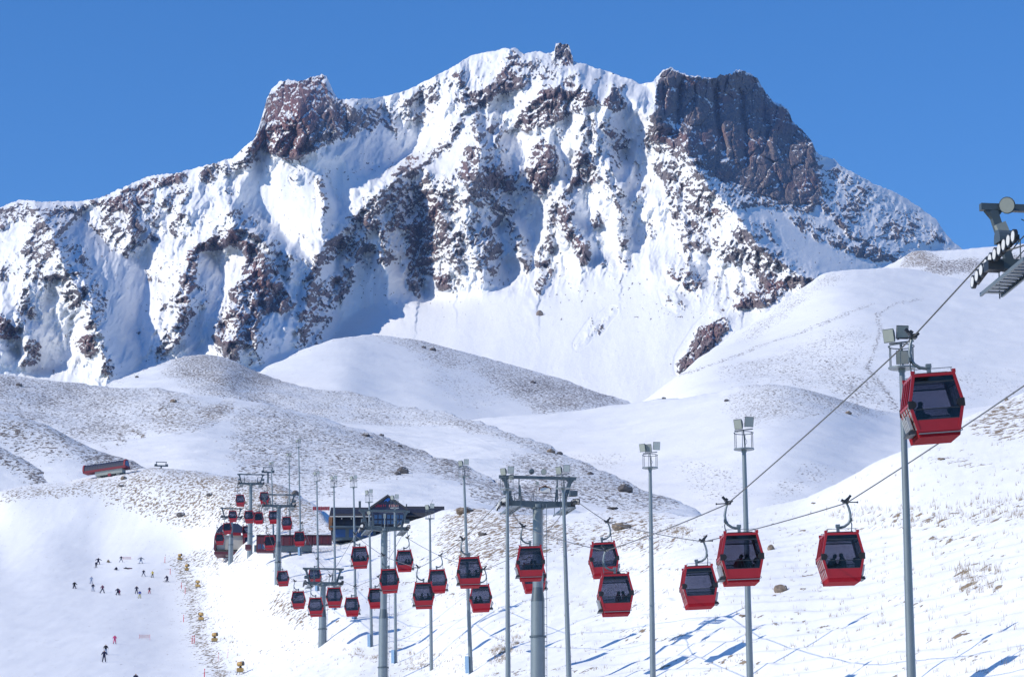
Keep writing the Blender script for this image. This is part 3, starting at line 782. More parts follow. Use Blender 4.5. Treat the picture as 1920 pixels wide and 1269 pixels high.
# --- large left hill
def l4_track(PX, PY, d, w):
    for pts, wd, v, ww in (([(140, 806), (180, 800), (215, 796), (240, 794)], 3, 0.55, 0.0), ([(240, 796), (225, 812), (222, 825), (235, 832)], 5, 0.62, 0.3), ([(245, 806), (270, 815)], 4, 0.62, 0.5),
                       ([(140, 806), (165, 825), (200, 845)], 3, 0.42, 0.0), ([(200, 812), (212, 830), (222, 838)], 4, 0.42, 0.0)):
        for (ax, ay), (bx, by) in zip(pts[:-1], pts[1:]):
            tt = np.clip(((PX - ax) * (bx - ax) + (PY - ay) * (by - ay)) / ((bx - ax) ** 2 + (by - ay) ** 2), 0, 1)
            dd = np.hypot(PX - ax - tt * (bx - ax), PY - ay - tt * (by - ay))
            k = np.exp(-(dd / wd) ** 2)
            d = np.maximum(d, v * k); w = np.maximum(w, ww * k)
    return d, w
sheet('left_hill', 'large left hill dusted with snow over withered grass',
      [(-60, 690), (0, 698), (60, 706), (150, 719), (230, 727), (300, 731), (350, 740), (440, 747), (500, 756), (600, 781), (700, 811), (800, 848), (880, 880), (925, 897), (1000, 925), (1100, 965)],
      [(-60, 930), (300, 930), (560, 985), (900, 1000), (1100, 1000)],
      [(0, 698, 1350), (150, 719, 1350), (300, 731, 1300), (440, 747, 1250), (600, 781, 1200), (800, 848, 1050), (925, 897, 900), (1080, 960, 760), (0, 900, 850), (300, 900, 820), (500, 930, 760), (700, 960, 680), (900, 985, 620),
       (350, 850, 900), (600, 880, 880), (150, 800, 1080), (420, 790, 1080)],
      [([(-60, 690), (150, 715), (300, 729), (360, 745), (430, 770), (400, 800), (280, 810), (230, 830), (140, 830), (80, 800), (-60, 790)], 0.40, 0.0),
       ([(-60, 690), (60, 706), (220, 728), (180, 760), (-60, 760)], 0.46, 0.0),
       ([(270, 770), (390, 765), (440, 760), (420, 790), (340, 815), (270, 800)], 0.42, 0.5),
       ([(410, 752), (445, 748), (430, 775), (390, 795), (360, 800), (380, 780)], 0.60, 0.5),
       ([(440, 765), (500, 758), (700, 812), (925, 897), (1050, 945), (900, 925), (800, 880), (760, 900), (600, 920), (480, 905), (420, 860), (440, 800)], 0.42, 0.1),
       ([(640, 800), (720, 815), (925, 897), (880, 900), (760, 860)], 0.50, 0.0),
       ([(860, 905), (930, 900), (1050, 940), (1000, 965), (900, 940)], 0.50, 0.1),
       ([(560, 880), (640, 900), (640, 940), (560, 930)], 0.34, 0.1),
       ([(640, 920), (700, 902), (850, 900), (880, 935), (840, 960), (640, 960)], 0.0, 0.0)],
      M['mid_hill'], x0=-60, x1=1110, rows=120, bump=((60, 0.04), (16, 0.03), (5, 0.024)), crest_fade=(4, 0.2), seed=6, extra=l4_track)
# --- two spurs at the far left
sheet('left_spur', 'dark stony spur behind the left lift station',
      [(-60, 758), (0, 772), (50, 786), (100, 802), (150, 830), (200, 850), (250, 864), (290, 885), (320, 905)],
      [(-60, 930), (320, 925)],
      [(0, 772, 905), (100, 802, 895), (200, 850, 865), (290, 885, 830), (0, 900, 815), (150, 900, 808), (290, 915, 805), (50, 840, 860)],
      [([(-60, 758), (100, 800), (200, 850), (290, 885), (200, 850), (160, 850), (60, 830), (-60, 800)], 0.45, 0.3),
       ([(-60, 800), (60, 830), (110, 840), (160, 850), (100, 870), (-60, 850)], 0.36, 0.0),
       ([(150, 858), (200, 848), (260, 868), (300, 890), (250, 890), (160, 885)], 0.60, 0.0)],
      M['mid_hill'], x0=-60, x1=330, rows=60, bump=((40, 0.02), (14, 0.03), (5, 0.03)), seed=7)
sheet('near_left_spur', 'low stony spur at the left edge of the piste',
      [(-60, 815), (0, 835), (50, 858), (90, 882), (130, 898), (180, 905)],
      [(-60, 935), (180, 930)],
      [(-60, 815, 850), (0, 835, 845), (60, 862, 832), (130, 898, 812), (0, 910, 798), (150, 920, 798)],
      [([(-60, 800), (0, 830), (130, 895), (100, 905), (40, 890), (-60, 860)], 0.46, 0.1),
       ([(40, 890), (80, 882), (200, 895), (180, 915), (60, 908)], 0.66, 0.0)],
      M['mid_hill'], x0=-60, x1=200, rows=40, bump=((30, 0.03), (10, 0.03), (4, 0.03)), seed=8)

# --- the near ground: piste, lift line and the slope on the right
GPTS = [(195, 1241, 440), (215, 1206, 475), (240, 1107, 610), (180, 1057, 690), (340, 1050, 675), (450, 1263, 405), (403, 1202, 480), (376, 1163, 535),
        (371, 1100, 615), (434, 1045, 630), (470, 1040, 590), (522, 1102, 470), (562, 1040, 540), (606, 1220, 367), (665, 1160, 375),
        (697, 1212, 348), (741, 1243, 328), (808, 1255, 305), (883, 1262, 258), (722, 1295, 300), (640, 1269, 330), (1000, 1312, 205), (950, 1335, 200), (1219, 1325, 178), (1397, 1440, 138), (1690, 1500, 105),
        (1920, 1480, 92), (1700, 838, 300), (1920, 740, 330), (1500, 937, 330), (1440, 948, 340), (1465, 1107, 215), (1300, 1060, 255), (1800, 1000, 205),
        (0, 1269, 418), (0, 1241, 442), (0, 1206, 478), (0, 1107, 612), (0, 1060, 690), (120, 1150, 548), (0, 915, 790), (300, 880, 780), (150, 960, 745), (560, 935, 690), (600, 955, 660), (600, 1000, 600), (430, 895, 750), (1100, 960, 430), (1280, 960, 385),
        (900, 1000, 440), (640, 1015, 570), (800, 985, 520), (0, 1450, 290), (600, 1450, 220), (1000, 1500, 135), (1400, 1600, 95), (1100, 1160, 262), (1130, 1060, 330)]
def terraces(P, PX, PY):
    x, y, z = P[..., 0], P[..., 1], P[..., 2]
    # trodden terraces across the right-hand slope and a few drifts
    on = smooth01(PX, 1020, 1250) * smooth01(PY, 930, 1010)
    ph = (z + 0.06 * x) / 1.35 + 1.2 * fbm(x / 18, y / 30, 3, 81)
    f = ph - np.floor(ph)
    st = np.where(f < 0.8, f / 0.8, (1 - f) / 0.2) - 0.5
    out = on * 0.20 * st
    rug = smooth01(PX, 330, 420) * (1 - smooth01(PX, 900, 1300))
    out = out + rug * 0.45 * fbm(x / 6, y / 14, 4, 83) + 0.12 * fbm(x / 2.4, y / 4, 3, 84) * smooth01(PX, 340, 400)
    # the groomed piste has only faint swells and combed lines
    return out + (1 - smooth01(PX, 300, 360)) * (0.09 * fbm(x / 3, y / 16, 3, 85) + 0.14 * fbm(x / 14, y / 30, 2, 86))
def ground_marks(PX, PY, d, w):
    strip = [(-60, 915), (1980, 915)]
    # ragged stony edge between piste and lift line
    ex = np.interp(PY, [1040, 1070, 1100, 1160, 1200, 1269, 1400], [335, 338, 358, 368, 375, 415, 470])
    k = np.exp(-((PX - ex) / 26) ** 2) * smooth01(PY, 1030, 1050)
    d = np.maximum(d, 0.44 * k)
    # grass tufts peeping through in lines along the terraces
    g = smooth01(fbm(PX / 160, PY / 26 + PX / 420, 3, 87), 0.05, 0.45) * smooth01(PX, 420, 560) * smooth01(PY, 960, 1000)
    d = np.maximum(d, 0.27 * g)
    w = np.maximum(w, 0.55 * smooth01(PX, 420, 560))
    return d, w
sheet('ground', 'snowy ground with the groomed piste and the lift line',
      [(-60, 915), (0, 914), (60, 908), (130, 902), (165, 893), (210, 886), (250, 880), (300, 876), (370, 883), (430, 892), (500, 905), (540, 915), (556, 925), (580, 938), (604, 952), (616, 975), (624, 1003), (700, 985), (790, 965), (840, 955), (900, 952),
       (960, 962), (1060, 965), (1120, 955), (1200, 957), (1290, 966), (1380, 962), (1440, 948), (1500, 936), (1580, 902), (1650, 862), (1720, 832), (1800, 791), (1850, 766), (1920, 736), (1980, 715)],
      [(-60, 1500), (1980, 1640)], GPTS,
      [([(0, 918), (120, 905), (180, 895), (260, 880), (320, 874), (440, 892), (545, 912), (600, 985), (560, 1010), (480, 1000), (400, 985), (320, 990), (250, 960), (150, 930), (0, 945)], 0.44, 0.35),
       ([(300, 876), (440, 892), (550, 915), (590, 980), (500, 980), (400, 960), (330, 930)], 0.50, 0.45),
       ([(450, 900), (540, 912), (560, 935), (500, 920)], 0.62, 0.9),
       ([(545, 915), (575, 940), (610, 985), (580, 990), (545, 960)], 0.62, 0.0),
       ([(840, 975), (900, 958), (1000, 962), (1080, 985), (1060, 1010), (1010, 1050), (930, 1050), (900, 1090), (860, 1060), (800, 1010)], 0.50, 0.4),
       ([(1060, 985), (1120, 958), (1200, 958), (1280, 972), (1230, 990), (1120, 1020), (1040, 1050)], 0.40, 0.6),
       ([(1150, 995), (1290, 980), (1300, 1010), (1230, 1040), (1160, 1035)], 0.36, 0.8),
       ([(560, 955), (640, 960), (620, 1000), (580, 1000)], 0.42, 0.2),
       ([(505, 1100), (560, 1105), (600, 1160), (560, 1180), (500, 1140)], 0.44, 0.7),
       ([(360, 1030), (440, 1030), (480, 1050), (420, 1065), (340, 1062)], 0.46, 0.0),
       ([(820, 975), (880, 950), (920, 955), (880, 985), (830, 990)], 0.55, 0.6),
       ([(1800, 800), (1880, 755), (1980, 720), (1980, 830), (1880, 820), (1820, 815)], 0.46, 0.5),
       ([(1720, 850), (1800, 850), (1900, 875), (1800, 875)], 0.42, 0.7),
       ([(1600, 955), (1760, 950), (1980, 930), (1980, 975), (1800, 985), (1700, 990)], 0.34, 0.9),
       ([(1790, 1060), (1870, 1060), (1880, 1110), (1810, 1115)], 0.42, 0.9),
       ([(925, 1230), (965, 1200), (975, 1205), (935, 1240)], 0.75, 1.0)],
      M['ground'], x0=-60, x1=1980, dx=3.0, rows=300, bump=((45, 0.012), (12, 0.008)), seed=9, terr=terraces, extra=ground_marks, feather=5, reg=1.2e-3)
GFIELD, GP, GPXA, GPYA = SHEETS['ground']

_gcols = GPXA[0]
def ground(px, py):
    """Point of the near ground seen at a pixel (follows the built mesh, bumps included)."""
    j = int(np.argmin(np.abs(_gcols - px)))
    col = GP[:, j]
    d = col[:, 1] * CP + col[:, 2] * SP
    v = H / 2 - F * (-col[:, 1] * SP + col[:, 2] * CP) / d
    i = int(np.argmin(np.abs(v - py)))
    D = col[i, 1]
    p = at(px, py, D)
    return Vector((p.x, D, col[i, 2]))

def on_sheet(name, px, py):
    fld, P, PX, PY = SHEETS[name]
    j = int(np.argmin(np.abs(PX[0] - px)))
    col = P[:, j]
    d = col[:, 1] * CP + col[:, 2] * SP
    v = H / 2 - F * (-col[:, 1] * SP + col[:, 2] * CP) / d
    i = int(np.argmin(np.abs(v - py)))
    return Vector((ray(px, py)[0] * col[i, 1], col[i, 1], col[i, 2]))

# ------------------------------------------------------------------ mesh building kit
class MB:
    """Collects simple solids; build() links them as one mesh object."""
    def __init__(self):
        self.v = []; self.f = []; self.s = []
    def add(self, vs_, fs, smooth=False):
        n = len(self.v)
        self.v += [tuple(p) for p in vs_]
        self.f += [tuple(i + n for i in f) for f in fs]
        self.s += [smooth] * len(fs)
        return self
    def box(self, c, s, rot=None, taper=1.0):
        hx, hy, hz = s[0] / 2, s[1] / 2, s[2] / 2
        p = []
        for z, k in ((-hz, 1.0), (hz, taper)):
            for x, y in ((-hx, -hy), (hx, -hy), (hx, hy), (-hx, hy)):
                q = Vector((x * k, y * k, z))
                if rot is not None: q = rot @ q
                p.append(q + Vector(c))
        return self.add(p, [(3, 2, 1, 0), (4, 5, 6, 7), (0, 1, 5, 4), (1, 2, 6, 5), (2, 3, 7, 6), (3, 0, 4, 7)])
    def bar(self, a, b, w, h=None):
        """Square bar between two points."""
        a = Vector(a); b = Vector(b); d = b - a
        q = d.to_track_quat('Z', 'Y').to_matrix()
        return self.box((a + b) / 2, (w, h or w, d.length), q)
    def tube(self, path, r, n=8, cap=True):
        path = [Vector(p) for p in path]
        rs = r if isinstance(r, (list, tuple)) else [r] * len(path)
        vs_ = []; fs = []
        up = None
        for i, p in enumerate(path):
            t = (path[min(i + 1, len(path) - 1)] - path[max(i - 1, 0)]).normalized()
            if up is None:
                up = Vector((0, 0, 1)) if abs(t.z) < 0.9 else Vector((1, 0, 0))
            u = t.cross(up).normalized(); w_ = u.cross(t).normalized(); up = w_
            for k in range(n):
                a = 2 * math.pi * k / n
                vs_.append(p + rs[i] * (math.cos(a) * u + math.sin(a) * w_))
        m = len(path)
        for i in range(m - 1):
            for k in range(n):
                fs.append((i * n + k, i * n + (k + 1) % n, (i + 1) * n + (k + 1) % n, (i + 1) * n + k))
        self.add(vs_, fs, True)
        if cap:
            self.add(vs_[:n], [tuple(range(n))[::-1]]); self.add(vs_[-n:], [tuple(range(n))])
        return self
    def disc(self, c, axis, r, th, n=16):
        a = Vector(axis).normalized() * th / 2
        return self.tube([Vector(c) - a, Vector(c) + a], r, n)
    def prism(self, poly, y0, y1, plane='xz'):
        """Extrude a polygon; plane xz goes along y, xy along z, yz along x."""
        f = {'xz': lambda p, t: (p[0], t, p[1]), 'xy': lambda p, t: (p[0], p[1], t), 'yz': lambda p, t: (t, p[0], p[1])}[plane]
        n = len(poly)
        vs_ = [f(p, y0) for p in poly] + [f(p, y1) for p in poly]
        fs = [tuple(range(n)), tuple(range(n, 2 * n))[::-1]] + [(i, i + n, (i + 1) % n + n, (i + 1) % n) for i in range(n)]
        return self.add(vs_, fs)
    def ring(self, outer, inner, y0, y1):
        n = len(outer); vs_ = []
        for y in (y0, y1):
            vs_ += [(p[0], y, p[1]) for p in outer] + [(p[0], y, p[1]) for p in inner]
        fs = []
        for i in range(n):
            j = (i + 1) % n
            fs += [(i, j, n + j, n + i), (2 * n + i, 3 * n + i, 3 * n + j, 2 * n + j), (i, 2 * n + i, 2 * n + j, j), (n + i, n + j, 3 * n + j, 3 * n + i)]
        return self.add(vs_, fs)
    def mesh(self, name, mat):
        me = bpy.data.meshes.new(name)
        me.from_pydata(self.v, [], self.f)
        me.polygons.foreach_set('use_smooth', self.s)
        bm = bmesh.new(); bm.from_mesh(me)
        bmesh.ops.recalc_face_normals(bm, faces=bm.faces)
        bm.to_mesh(me); bm.free()
        me.materials.append(mat); me.update()
        return me
    def build(self, name, mat, parent=None):
        return link(bpy.data.objects.new(name, self.mesh(name, mat)), parent)

def empty(name, loc, rz=0.0, ry=0.0):
    e = bpy.data.objects.new(name, None)
    e.empty_display_size = 0.3
    e.location = loc; e.rotation_euler = (0, ry, rz)
    return link(e)

def copy_tree(o, parent=None):
    c = o.copy(); link(c, parent)
    for ch in o.children:
        copy_tree(ch, c)
    return c

M['red'] = simple_mat('cabin_red_paint', (0.34, 0.010, 0.020), 0.32, var=0.10, scale=3)
M['red_matt'] = simple_mat('matt_red_skirt', (0.30, 0.012, 0.022), 0.8, var=0.1, spec=0.1)
M['red_dull'] = simple_mat('dull_red_paint', (0.25, 0.018, 0.035), 0.6, var=0.15)
M['maroon'] = simple_mat('maroon_sheet', (0.075, 0.012, 0.026), 0.7, var=0.2)
M['black'] = simple_mat('black_rubber', (0.012, 0.012, 0.016), 0.5, var=0.3)
M['dark'] = simple_mat('dark_steel', (0.035, 0.04, 0.05), 0.45, metal=0.3, var=0.25)
M['galv'] = simple_mat('galvanised_steel', (0.20, 0.24, 0.27), 0.45, metal=0.4, var=0.16, scale=1.5)
M['galv2'] = simple_mat('weathered_grey_steel', (0.085, 0.115, 0.14), 0.5, metal=0.3, var=0.2, scale=2.0)
M['greypaint'] = simple_mat('grey_green_paint', (0.30, 0.33, 0.32), 0.5, var=0.12)
M['rope'] = simple_mat('steel_rope', (0.16, 0.155, 0.15), 0.5, metal=0.5, var=0.3, scale=30)
M['lampglass'] = simple_mat('floodlight_glass', (0.42, 0.47, 0.46), 0.15, metal=0.3, var=0.08)
M['white'] = simple_mat('white_plastic', (0.72, 0.73, 0.74), 0.45, var=0.06)
M['blue_box'] = simple_mat('pale_blue_cabinet', (0.30, 0.47, 0.66), 0.5, var=0.12)
M['yellow'] = simple_mat('snow_gun_yellow', (0.40, 0.26, 0.085), 0.5, var=0.18)
M['orange'] = simple_mat('orange_plastic', (0.60, 0.13, 0.04), 0.5)
M['pink'] = simple_mat('faded_red_pole', (0.62, 0.10, 0.12), 0.6)
M['net'] = simple_mat('pale_pink_net', (0.55, 0.42, 0.44), 0.8)
M['concrete'] = simple_mat('concrete', (0.36, 0.35, 0.33), 0.85, var=0.12, bump=0.01)
M['wood'] = simple_mat('brown_wood', (0.22, 0.10, 0.045), 0.7, var=0.3, scale=4)
M['slate'] = simple_mat('dark_slate_roof', (0.035, 0.036, 0.046), 0.7, var=0.2, scale=2)
M['navy'] = simple_mat('dark_navy_wall', (0.014, 0.022, 0.060), 0.6, var=0.25, scale=2)
M['blue_wall'] = simple_mat('blue_wall', (0.02, 0.075, 0.23), 0.55, var=0.2)
M['win_blue'] = simple_mat('bluish_window_glass', (0.03, 0.07, 0.16), 0.2, metal=0.1, var=0.2)
M['sign_red'] = simple_mat('red_sign_letters', (0.45, 0.02, 0.06), 0.5)
M['sign_blue'] = simple_mat('blue_emblem', (0.02, 0.14, 0.55), 0.5)
M['pinkish'] = simple_mat('pale_sign_letters', (0.60, 0.30, 0.30), 0.5)

def glass_mat(name, tint, refl=0.12, rough=0.04):
    m, n, b = new_mat(name)
    n.nodes.remove(b)
    out = [x for x in n.nodes if x.type == 'OUTPUT_MATERIAL'][0]
    tr = n.nodes.new('ShaderNodeBsdfTransparent'); tr.inputs[0].default_value = tint + (1,)
    gl = n.nodes.new('ShaderNodeBsdfGlossy'); gl.inputs['Roughness'].default_value = rough
    nz = n.nodes.new('ShaderNodeTexNoise'); nz.inputs['Scale'].default_value = 2.0
    mr = n.nodes.new('ShaderNodeMapRange'); mr.inputs['To Min'].default_value = refl * 0.6; mr.inputs['To Max'].default_value = refl * 1.4
    n.links.new(nz.outputs['Fac'], mr.inputs['Value'])
    lw = n.nodes.new('ShaderNodeFresnel'); lw.inputs['IOR'].default_value = 1.35
    ad = n.nodes.new('ShaderNodeMath'); ad.operation = 'MAXIMUM'
    n.links.new(mr.outputs[0], ad.inputs[0]); n.links.new(lw.outputs[0], ad.inputs[1])
    mx = n.nodes.new('ShaderNodeMixShader')
    n.links.new(ad.outputs[0], mx.inputs[0]); n.links.new(tr.outputs[0], mx.inputs[1]); n.links.new(gl.outputs[0], mx.inputs[2])
    n.links.new(mx.outputs[0], out.inputs[0])
    return m
M['glass'] = glass_mat('tinted_cabin_glass', (0.55, 0.55, 0.61), 0.03)
M['glass_dark'] = glass_mat('dark_cabin_glass', (0.38, 0.38, 0.44), 0.04)
M['silver'] = simple_mat('silver_side_panel', (0.46, 0.47, 0.49), 0.35, metal=0.4, var=0.08)
M['grass'] = simple_mat('withered_grass', (0.33, 0.25, 0.16), 0.9, var=0.3, scale=0.5)

def rock_mat(name, a, b, scale=1.2):
    m, n, p = new_mat(name)
    L = n.links.new
    tc = n.nodes.new('ShaderNodeTexCoord')
    nz = n.nodes.new('ShaderNodeTexNoise'); nz.inputs['Scale'].default_value = scale; nz.inputs['Detail'].default_value = 8
    L(tc.outputs['Object'], nz.inputs['Vector'])
    mx = n.nodes.new('ShaderNodeMix'); mx.data_type = 'RGBA'
    mx.inputs[6].default_value = a + (1,); mx.inputs[7].default_value = b + (1,)
    st = n.nodes.new('ShaderNodeMapRange'); st.inputs['From Min'].default_value = 0.35; st.inputs['From Max'].default_value = 0.65
    L(nz.outputs['Fac'], st.inputs['Value']); L(st.outputs[0], mx.inputs[0])
    # snow caught on the flat tops
    geo = n.nodes.new('ShaderNodeNewGeometry'); sx = n.nodes.new('ShaderNodeSeparateXYZ')
    L(geo.outputs['Normal'], sx.inputs[0])
    ad = n.nodes.new('ShaderNodeMath'); ad.operation = 'MULTIPLY_ADD'
    L(nz.outputs['Fac'], ad.inputs[0]); ad.inputs[1].default_value = 0.9; L(sx.outputs['Z'], ad.inputs[2])
    th = n.nodes.new('ShaderNodeMapRange'); th.inputs['From Min'].default_value = 1.22; th.inputs['From Max'].default_value = 1.34
    L(ad.outputs[0], th.inputs['Value'])
    fi = n.nodes.new('ShaderNodeMix'); fi.data_type = 'RGBA'
    L(th.outputs[0], fi.inputs[0]); L(mx.outputs[2], fi.inputs[6]); fi.inputs[7].default_value = (0.85, 0.87, 0.9, 1)
    L(fi.outputs[2], p.inputs['Base Color'])
    p.inputs['Roughness'].default_value = 0.9
    bp = n.nodes.new('ShaderNodeBump'); bp.inputs['Distance'].default_value = 0.12
    L(nz.outputs['Fac'], bp.inputs['Height']); L(bp.outputs[0], p.inputs['Normal'])
    return m
M['stone'] = rock_mat('brown_boulder', (0.16, 0.125, 0.10), (0.30, 0.24, 0.19))
M['darkstone'] = rock_mat('dark_boulder', (0.075, 0.07, 0.075), (0.15, 0.135, 0.13))

# ------------------------------------------------------------------ gondola cabin
HEXO = [(-0.80, 0.10), (0.80, 0.10), (1.05, 1.14), (0.80, 2.26), (-0.80, 2.26), (-1.05, 1.14)]
def hexx(z):
    return float(np.interp(z, [0.10, 1.14, 2.26], [0.80, 1.05, 0.80]))
def trap(z0, z1, inset):
    pts = [(-hexx(z0) + inset, z0)]
    pts += [(hexx(z0) - inset, z0)]
    if z0 < 1.14 < z1: pts += [(1.05 - inset, 1.14)]
    pts += [(hexx(z1) - inset, z1), (-hexx(z1) + inset, z1)]
    if z0 < 1.14 < z1: pts += [(-1.05 + inset, 1.14)]
    return pts

def make_cabin():
    root = empty('gondola_cabin', (0, 0, 0))
    inner = [(-0.71, 0.20), (0.71, 0.20), (0.94, 1.14), (0.71, 2.15), (-0.71, 2.15), (-0.94, 1.14)]
    fr = MB()
    for y0, y1 in ((-0.98, -0.86), (0.86, 0.98)):
        fr.ring(HEXO, inner, y0, y1)
    for x, z in HEXO:
        fr.box((x * 0.955, 0, z + (0.05 if z < 0.5 else -0.05 if z > 2 else 0)), (0.09, 1.75, 0.10))
    # corner horns on the roof
    for sx in (-1, 1):
        for y in (-0.92, 0.92):
            fr.box((sx * 0.77, y, 2.31), (0.13, 0.11, 0.14))
    frame = fr.build('frame', M['red'], root)
    for y in (-0.93, 0.93):
        MB().prism(trap(0.18, 0.56, 0.05), y - 0.025, y + 0.025).build('lower_panel', M['red'], root)
        MB().prism(trap(0.56, 0.94, 0.07), y - 0.015, y + 0.015).build('lower_window', M['glass_dark'], root)
        MB().prism(trap(0.94, 1.92, 0.07), y - 0.012, y + 0.012).build('window', M['glass'], root)
        w = MB().prism(trap(1.97, 2.17, 0.07), y - 0.012, y + 0.012).build('top_window', M['glass_dark'], root)
        MB().box((0, y, 0.94), (1.90, 0.06, 0.035)).box((0, y, 1.945), (1.62, 0.06, 0.05)).box((0.0, y, 0.56), (1.70, 0.055, 0.03)).build('window_rail', M['dark'], root)
        for sx in (-1, 1):
            b = MB()
            b.tube([(sx * 0.90, y * 1.02 - 0.03, 1.12), (sx * 0.90, y * 1.02 + 0.03, 1.12)], 0.155, 14)
            b.box((sx * 0.98, y * 1.02, 1.12), (0.15, 0.09, 0.30))
            b.build('bumper', M['black'], root)
    # side doors: silver below, glass above, red stiles
    for sx in (-1, 1):
        lo = [Vector((sx * 0.79, 0, 0.20)), Vector((sx * 1.03, 0, 1.12))]
        up = [Vector((sx * 1.03, 0, 1.16)), Vector((sx * 0.80, 0, 2.16))]
        door = None
        for k, (a, b) in enumerate((lo, up)):
            for y0, y1 in ((-0.84, -0.03), (0.03, 0.84)):
                vs_ = []
                for off in (0.0, -0.03 * sx):
                    vs_ += [(a.x + off, y0, a.z), (a.x + off, y1, a.z), (b.x + off, y1, b.z), (b.x + off, y0, b.z)]
                m = MB().add(vs_, [(0, 1, 2, 3), (7, 6, 5, 4), (0, 4, 5, 1), (1, 5, 6, 2), (2, 6, 7, 3), (3, 7, 4, 0)])
                m.build('door_panel' if k == 0 else 'side_window', M['silver'] if k == 0 else M['glass_dark'], root)
        st = MB()
        for y in (-0.03, 0.03, -0.45, 0.45):
            st.bar(lo[0] + Vector((0.01 * sx, y, 0)), lo[1] + Vector((0.01 * sx, y, 0)), 0.04, 0.04)
            st.bar(up[0] + Vector((0.01 * sx, y, 0)), up[1] + Vector((0.01 * sx, y, 0)), 0.04, 0.04)
        st.build('door_stile', M['red'], root)
    # roof with rail, floor skirt
    MB().box((0, 0, 2.27), (1.52, 1.72, 0.05)).box((0, 0, 2.32), (1.2, 1.2, 0.06)).build('roof', M['dark'], root)
    for y in (-0.92, 0.92):
        r = MB().tube([(-0.72, y, 2.44), (0.72, y, 2.44)], 0.014, 6)
        for x in (-0.68, 0.68):
            r.tube([(x, y, 2.30), (x, y, 2.44)], 0.014, 6)
        r.build('roof_rail', M['galv2'], root)
    sk = MB()
    sk.prism([(-0.76, -0.10), (0.76, -0.10), (0.80, 0.10), (-0.80, 0.10)], -0.97, 0.97)
    sk.build('floor_skirt', M['red_matt'], root)
    MB().tube([(-0.78, -1.0, 0.03), (0.78, -1.0, 0.03)], 0.025, 6).tube([(0.7, -1.0, 0.03), (0.86, -0.95, 0.08), (0.84, -0.9, 0.16)], 0.02, 6).build('buffer_bar', M['galv'], root)
    # ceiling lamp box and benches
    MB().box((0, -0.3, 2.06), (1.35, 0.4, 0.10)).build('ceiling_box', M['greypaint'], root)
    for sx in (-1, 1):
        bn = MB().box((sx * 0.66, 0, 0.50), (0.36, 1.55, 0.07)).box((sx * 0.86, 0, 0.80), (0.06, 1.55, 0.55))
        bn.build('bench', M['black'], root)
    # ski carrier on the outer side
    sr = MB()
    for k in range(4):
        sr.box((-1.02 - 0.0 * k, -0.55 + 0.26 * k, 0.52), (0.12, 0.16, 0.52), Matrix.Rotation(math.radians(-12), 3, 'Y'))
    sr.build('ski_carrier', M['silver'], root)
    MB().box((-0.95, -0.2, 0.14), (0.26, 1.1, 0.14)).tube([(-1.08, -0.72, 0.10), (-1.08, 0.3, 0.10)], 0.05, 8).tube([(-1.0, -0.8, 0.95), (-1.2, -0.8, 0.72), (-1.17, -0.8, 0.6)], 0.02, 6).build('carrier_tray', M['dark'], root)
    # hanger arm, pivot post, grip
    path = [(-0.47, 0, 3.80), (-0.56, 0, 3.55), (-0.62, 0, 3.25), (-0.60, 0, 3.00), (-0.50, 0, 2.80), (-0.30, 0, 2.66), (-0.05, 0, 2.61), (0.06, 0, 2.61)]
    h = MB().tube(path, [0.05, 0.06, 0.065, 0.07, 0.07, 0.065, 0.06, 0.06], 8).build('hanger', M['galv'], root)
    MB().box((0.03, 0, 2.52), (0.14, 0.16, 0.50)).box((0.03, 0, 2.70), (0.20, 0.20, 0.14)).build('pivot_post', M['galv'], h)
    MB().tube([(-0.60, 0, 2.95), (-0.66, 0, 2.75), (-0.62, 0, 2.40)], 0.03, 6).box((-0.63, 0, 2.98), (0.10, 0.2, 0.16)).build('latch_rod', M['galv2'], h)
    g = MB().box((-0.43, 0, 3.85), (0.26, 0.42, 0.16)).box((-0.52, -0.05, 3.98), (0.14, 0.40, 0.14), Matrix.Rotation(math.radians(38), 3, 'Y')).box((-0.62, 0, 4.08), (0.12, 0.10, 0.22), Matrix.Rotation(math.radians(-40), 3, 'Y'))
    g.tube([(-0.45, 0, 3.83), (-0.98, 0, 3.82)], 0.028, 8).disc((-1.0, 0, 3.82), (1, 0, 0), 0.05, 0.06, 10)
    g.box((-0.30, 0, 3.90), (0.20, 0.30, 0.10), Matrix.Rotation(math.radians(-30), 3, 'Y'))
    g.build('grip', M['dark'], root)
    return root

ROPE_R = 0.027
cab_proto = make_cabin()
used_proto = [False]
ORD = ['nearest', 'second nearest', 'third nearest', 'fourth nearest', 'fifth nearest', 'sixth nearest', 'seventh nearest', 'eighth nearest', 'ninth nearest', 'tenth nearest',
       'eleventh nearest', 'twelfth nearest', 'thirteenth nearest', 'fourteenth nearest', 'fifteenth nearest', 'sixteenth nearest', 'seventeenth nearest', 'eighteenth nearest',
       'nineteenth nearest', 'twentieth nearest']

# (cabin centre px, roof py, distance)
LEFT_CABS = [(1734, 709, 98), (1382, 1002, 128), (1150, 1078, 160), (992, 1026, 195), (878, 1046, 219), (793, 1093, 258), (727, 1068, 281), (673, 1026, 311),
             (626, 1102, 338), (591, 1121, 358), (559, 1109, 386), (529, 1071, 446), (505, 1005, 476), (466, 958, 545), (450, 928, 580), (436, 958, 605), (425, 981, 612), (411, 1001, 622)]
RIGHT_CABS = [(1976, 742, 100), (1569, 1000, 128), (1304, 1062, 157), (1127, 1018, 190), (996, 1056, 226), (899, 1097, 250), (818, 1068, 286), (757, 1032, 314), (703, 1103, 338),
              (659, 1120, 358), (589, 1065, 430), (561, 997, 474), (537, 969, 515), (512, 958, 535), (495, 923, 560), (485, 961, 590), (481, 960, 606), (462, 986, 618), (449, 1021, 630)]
CS = 0.92                        # cabin size
OFF = 0.47 * CS
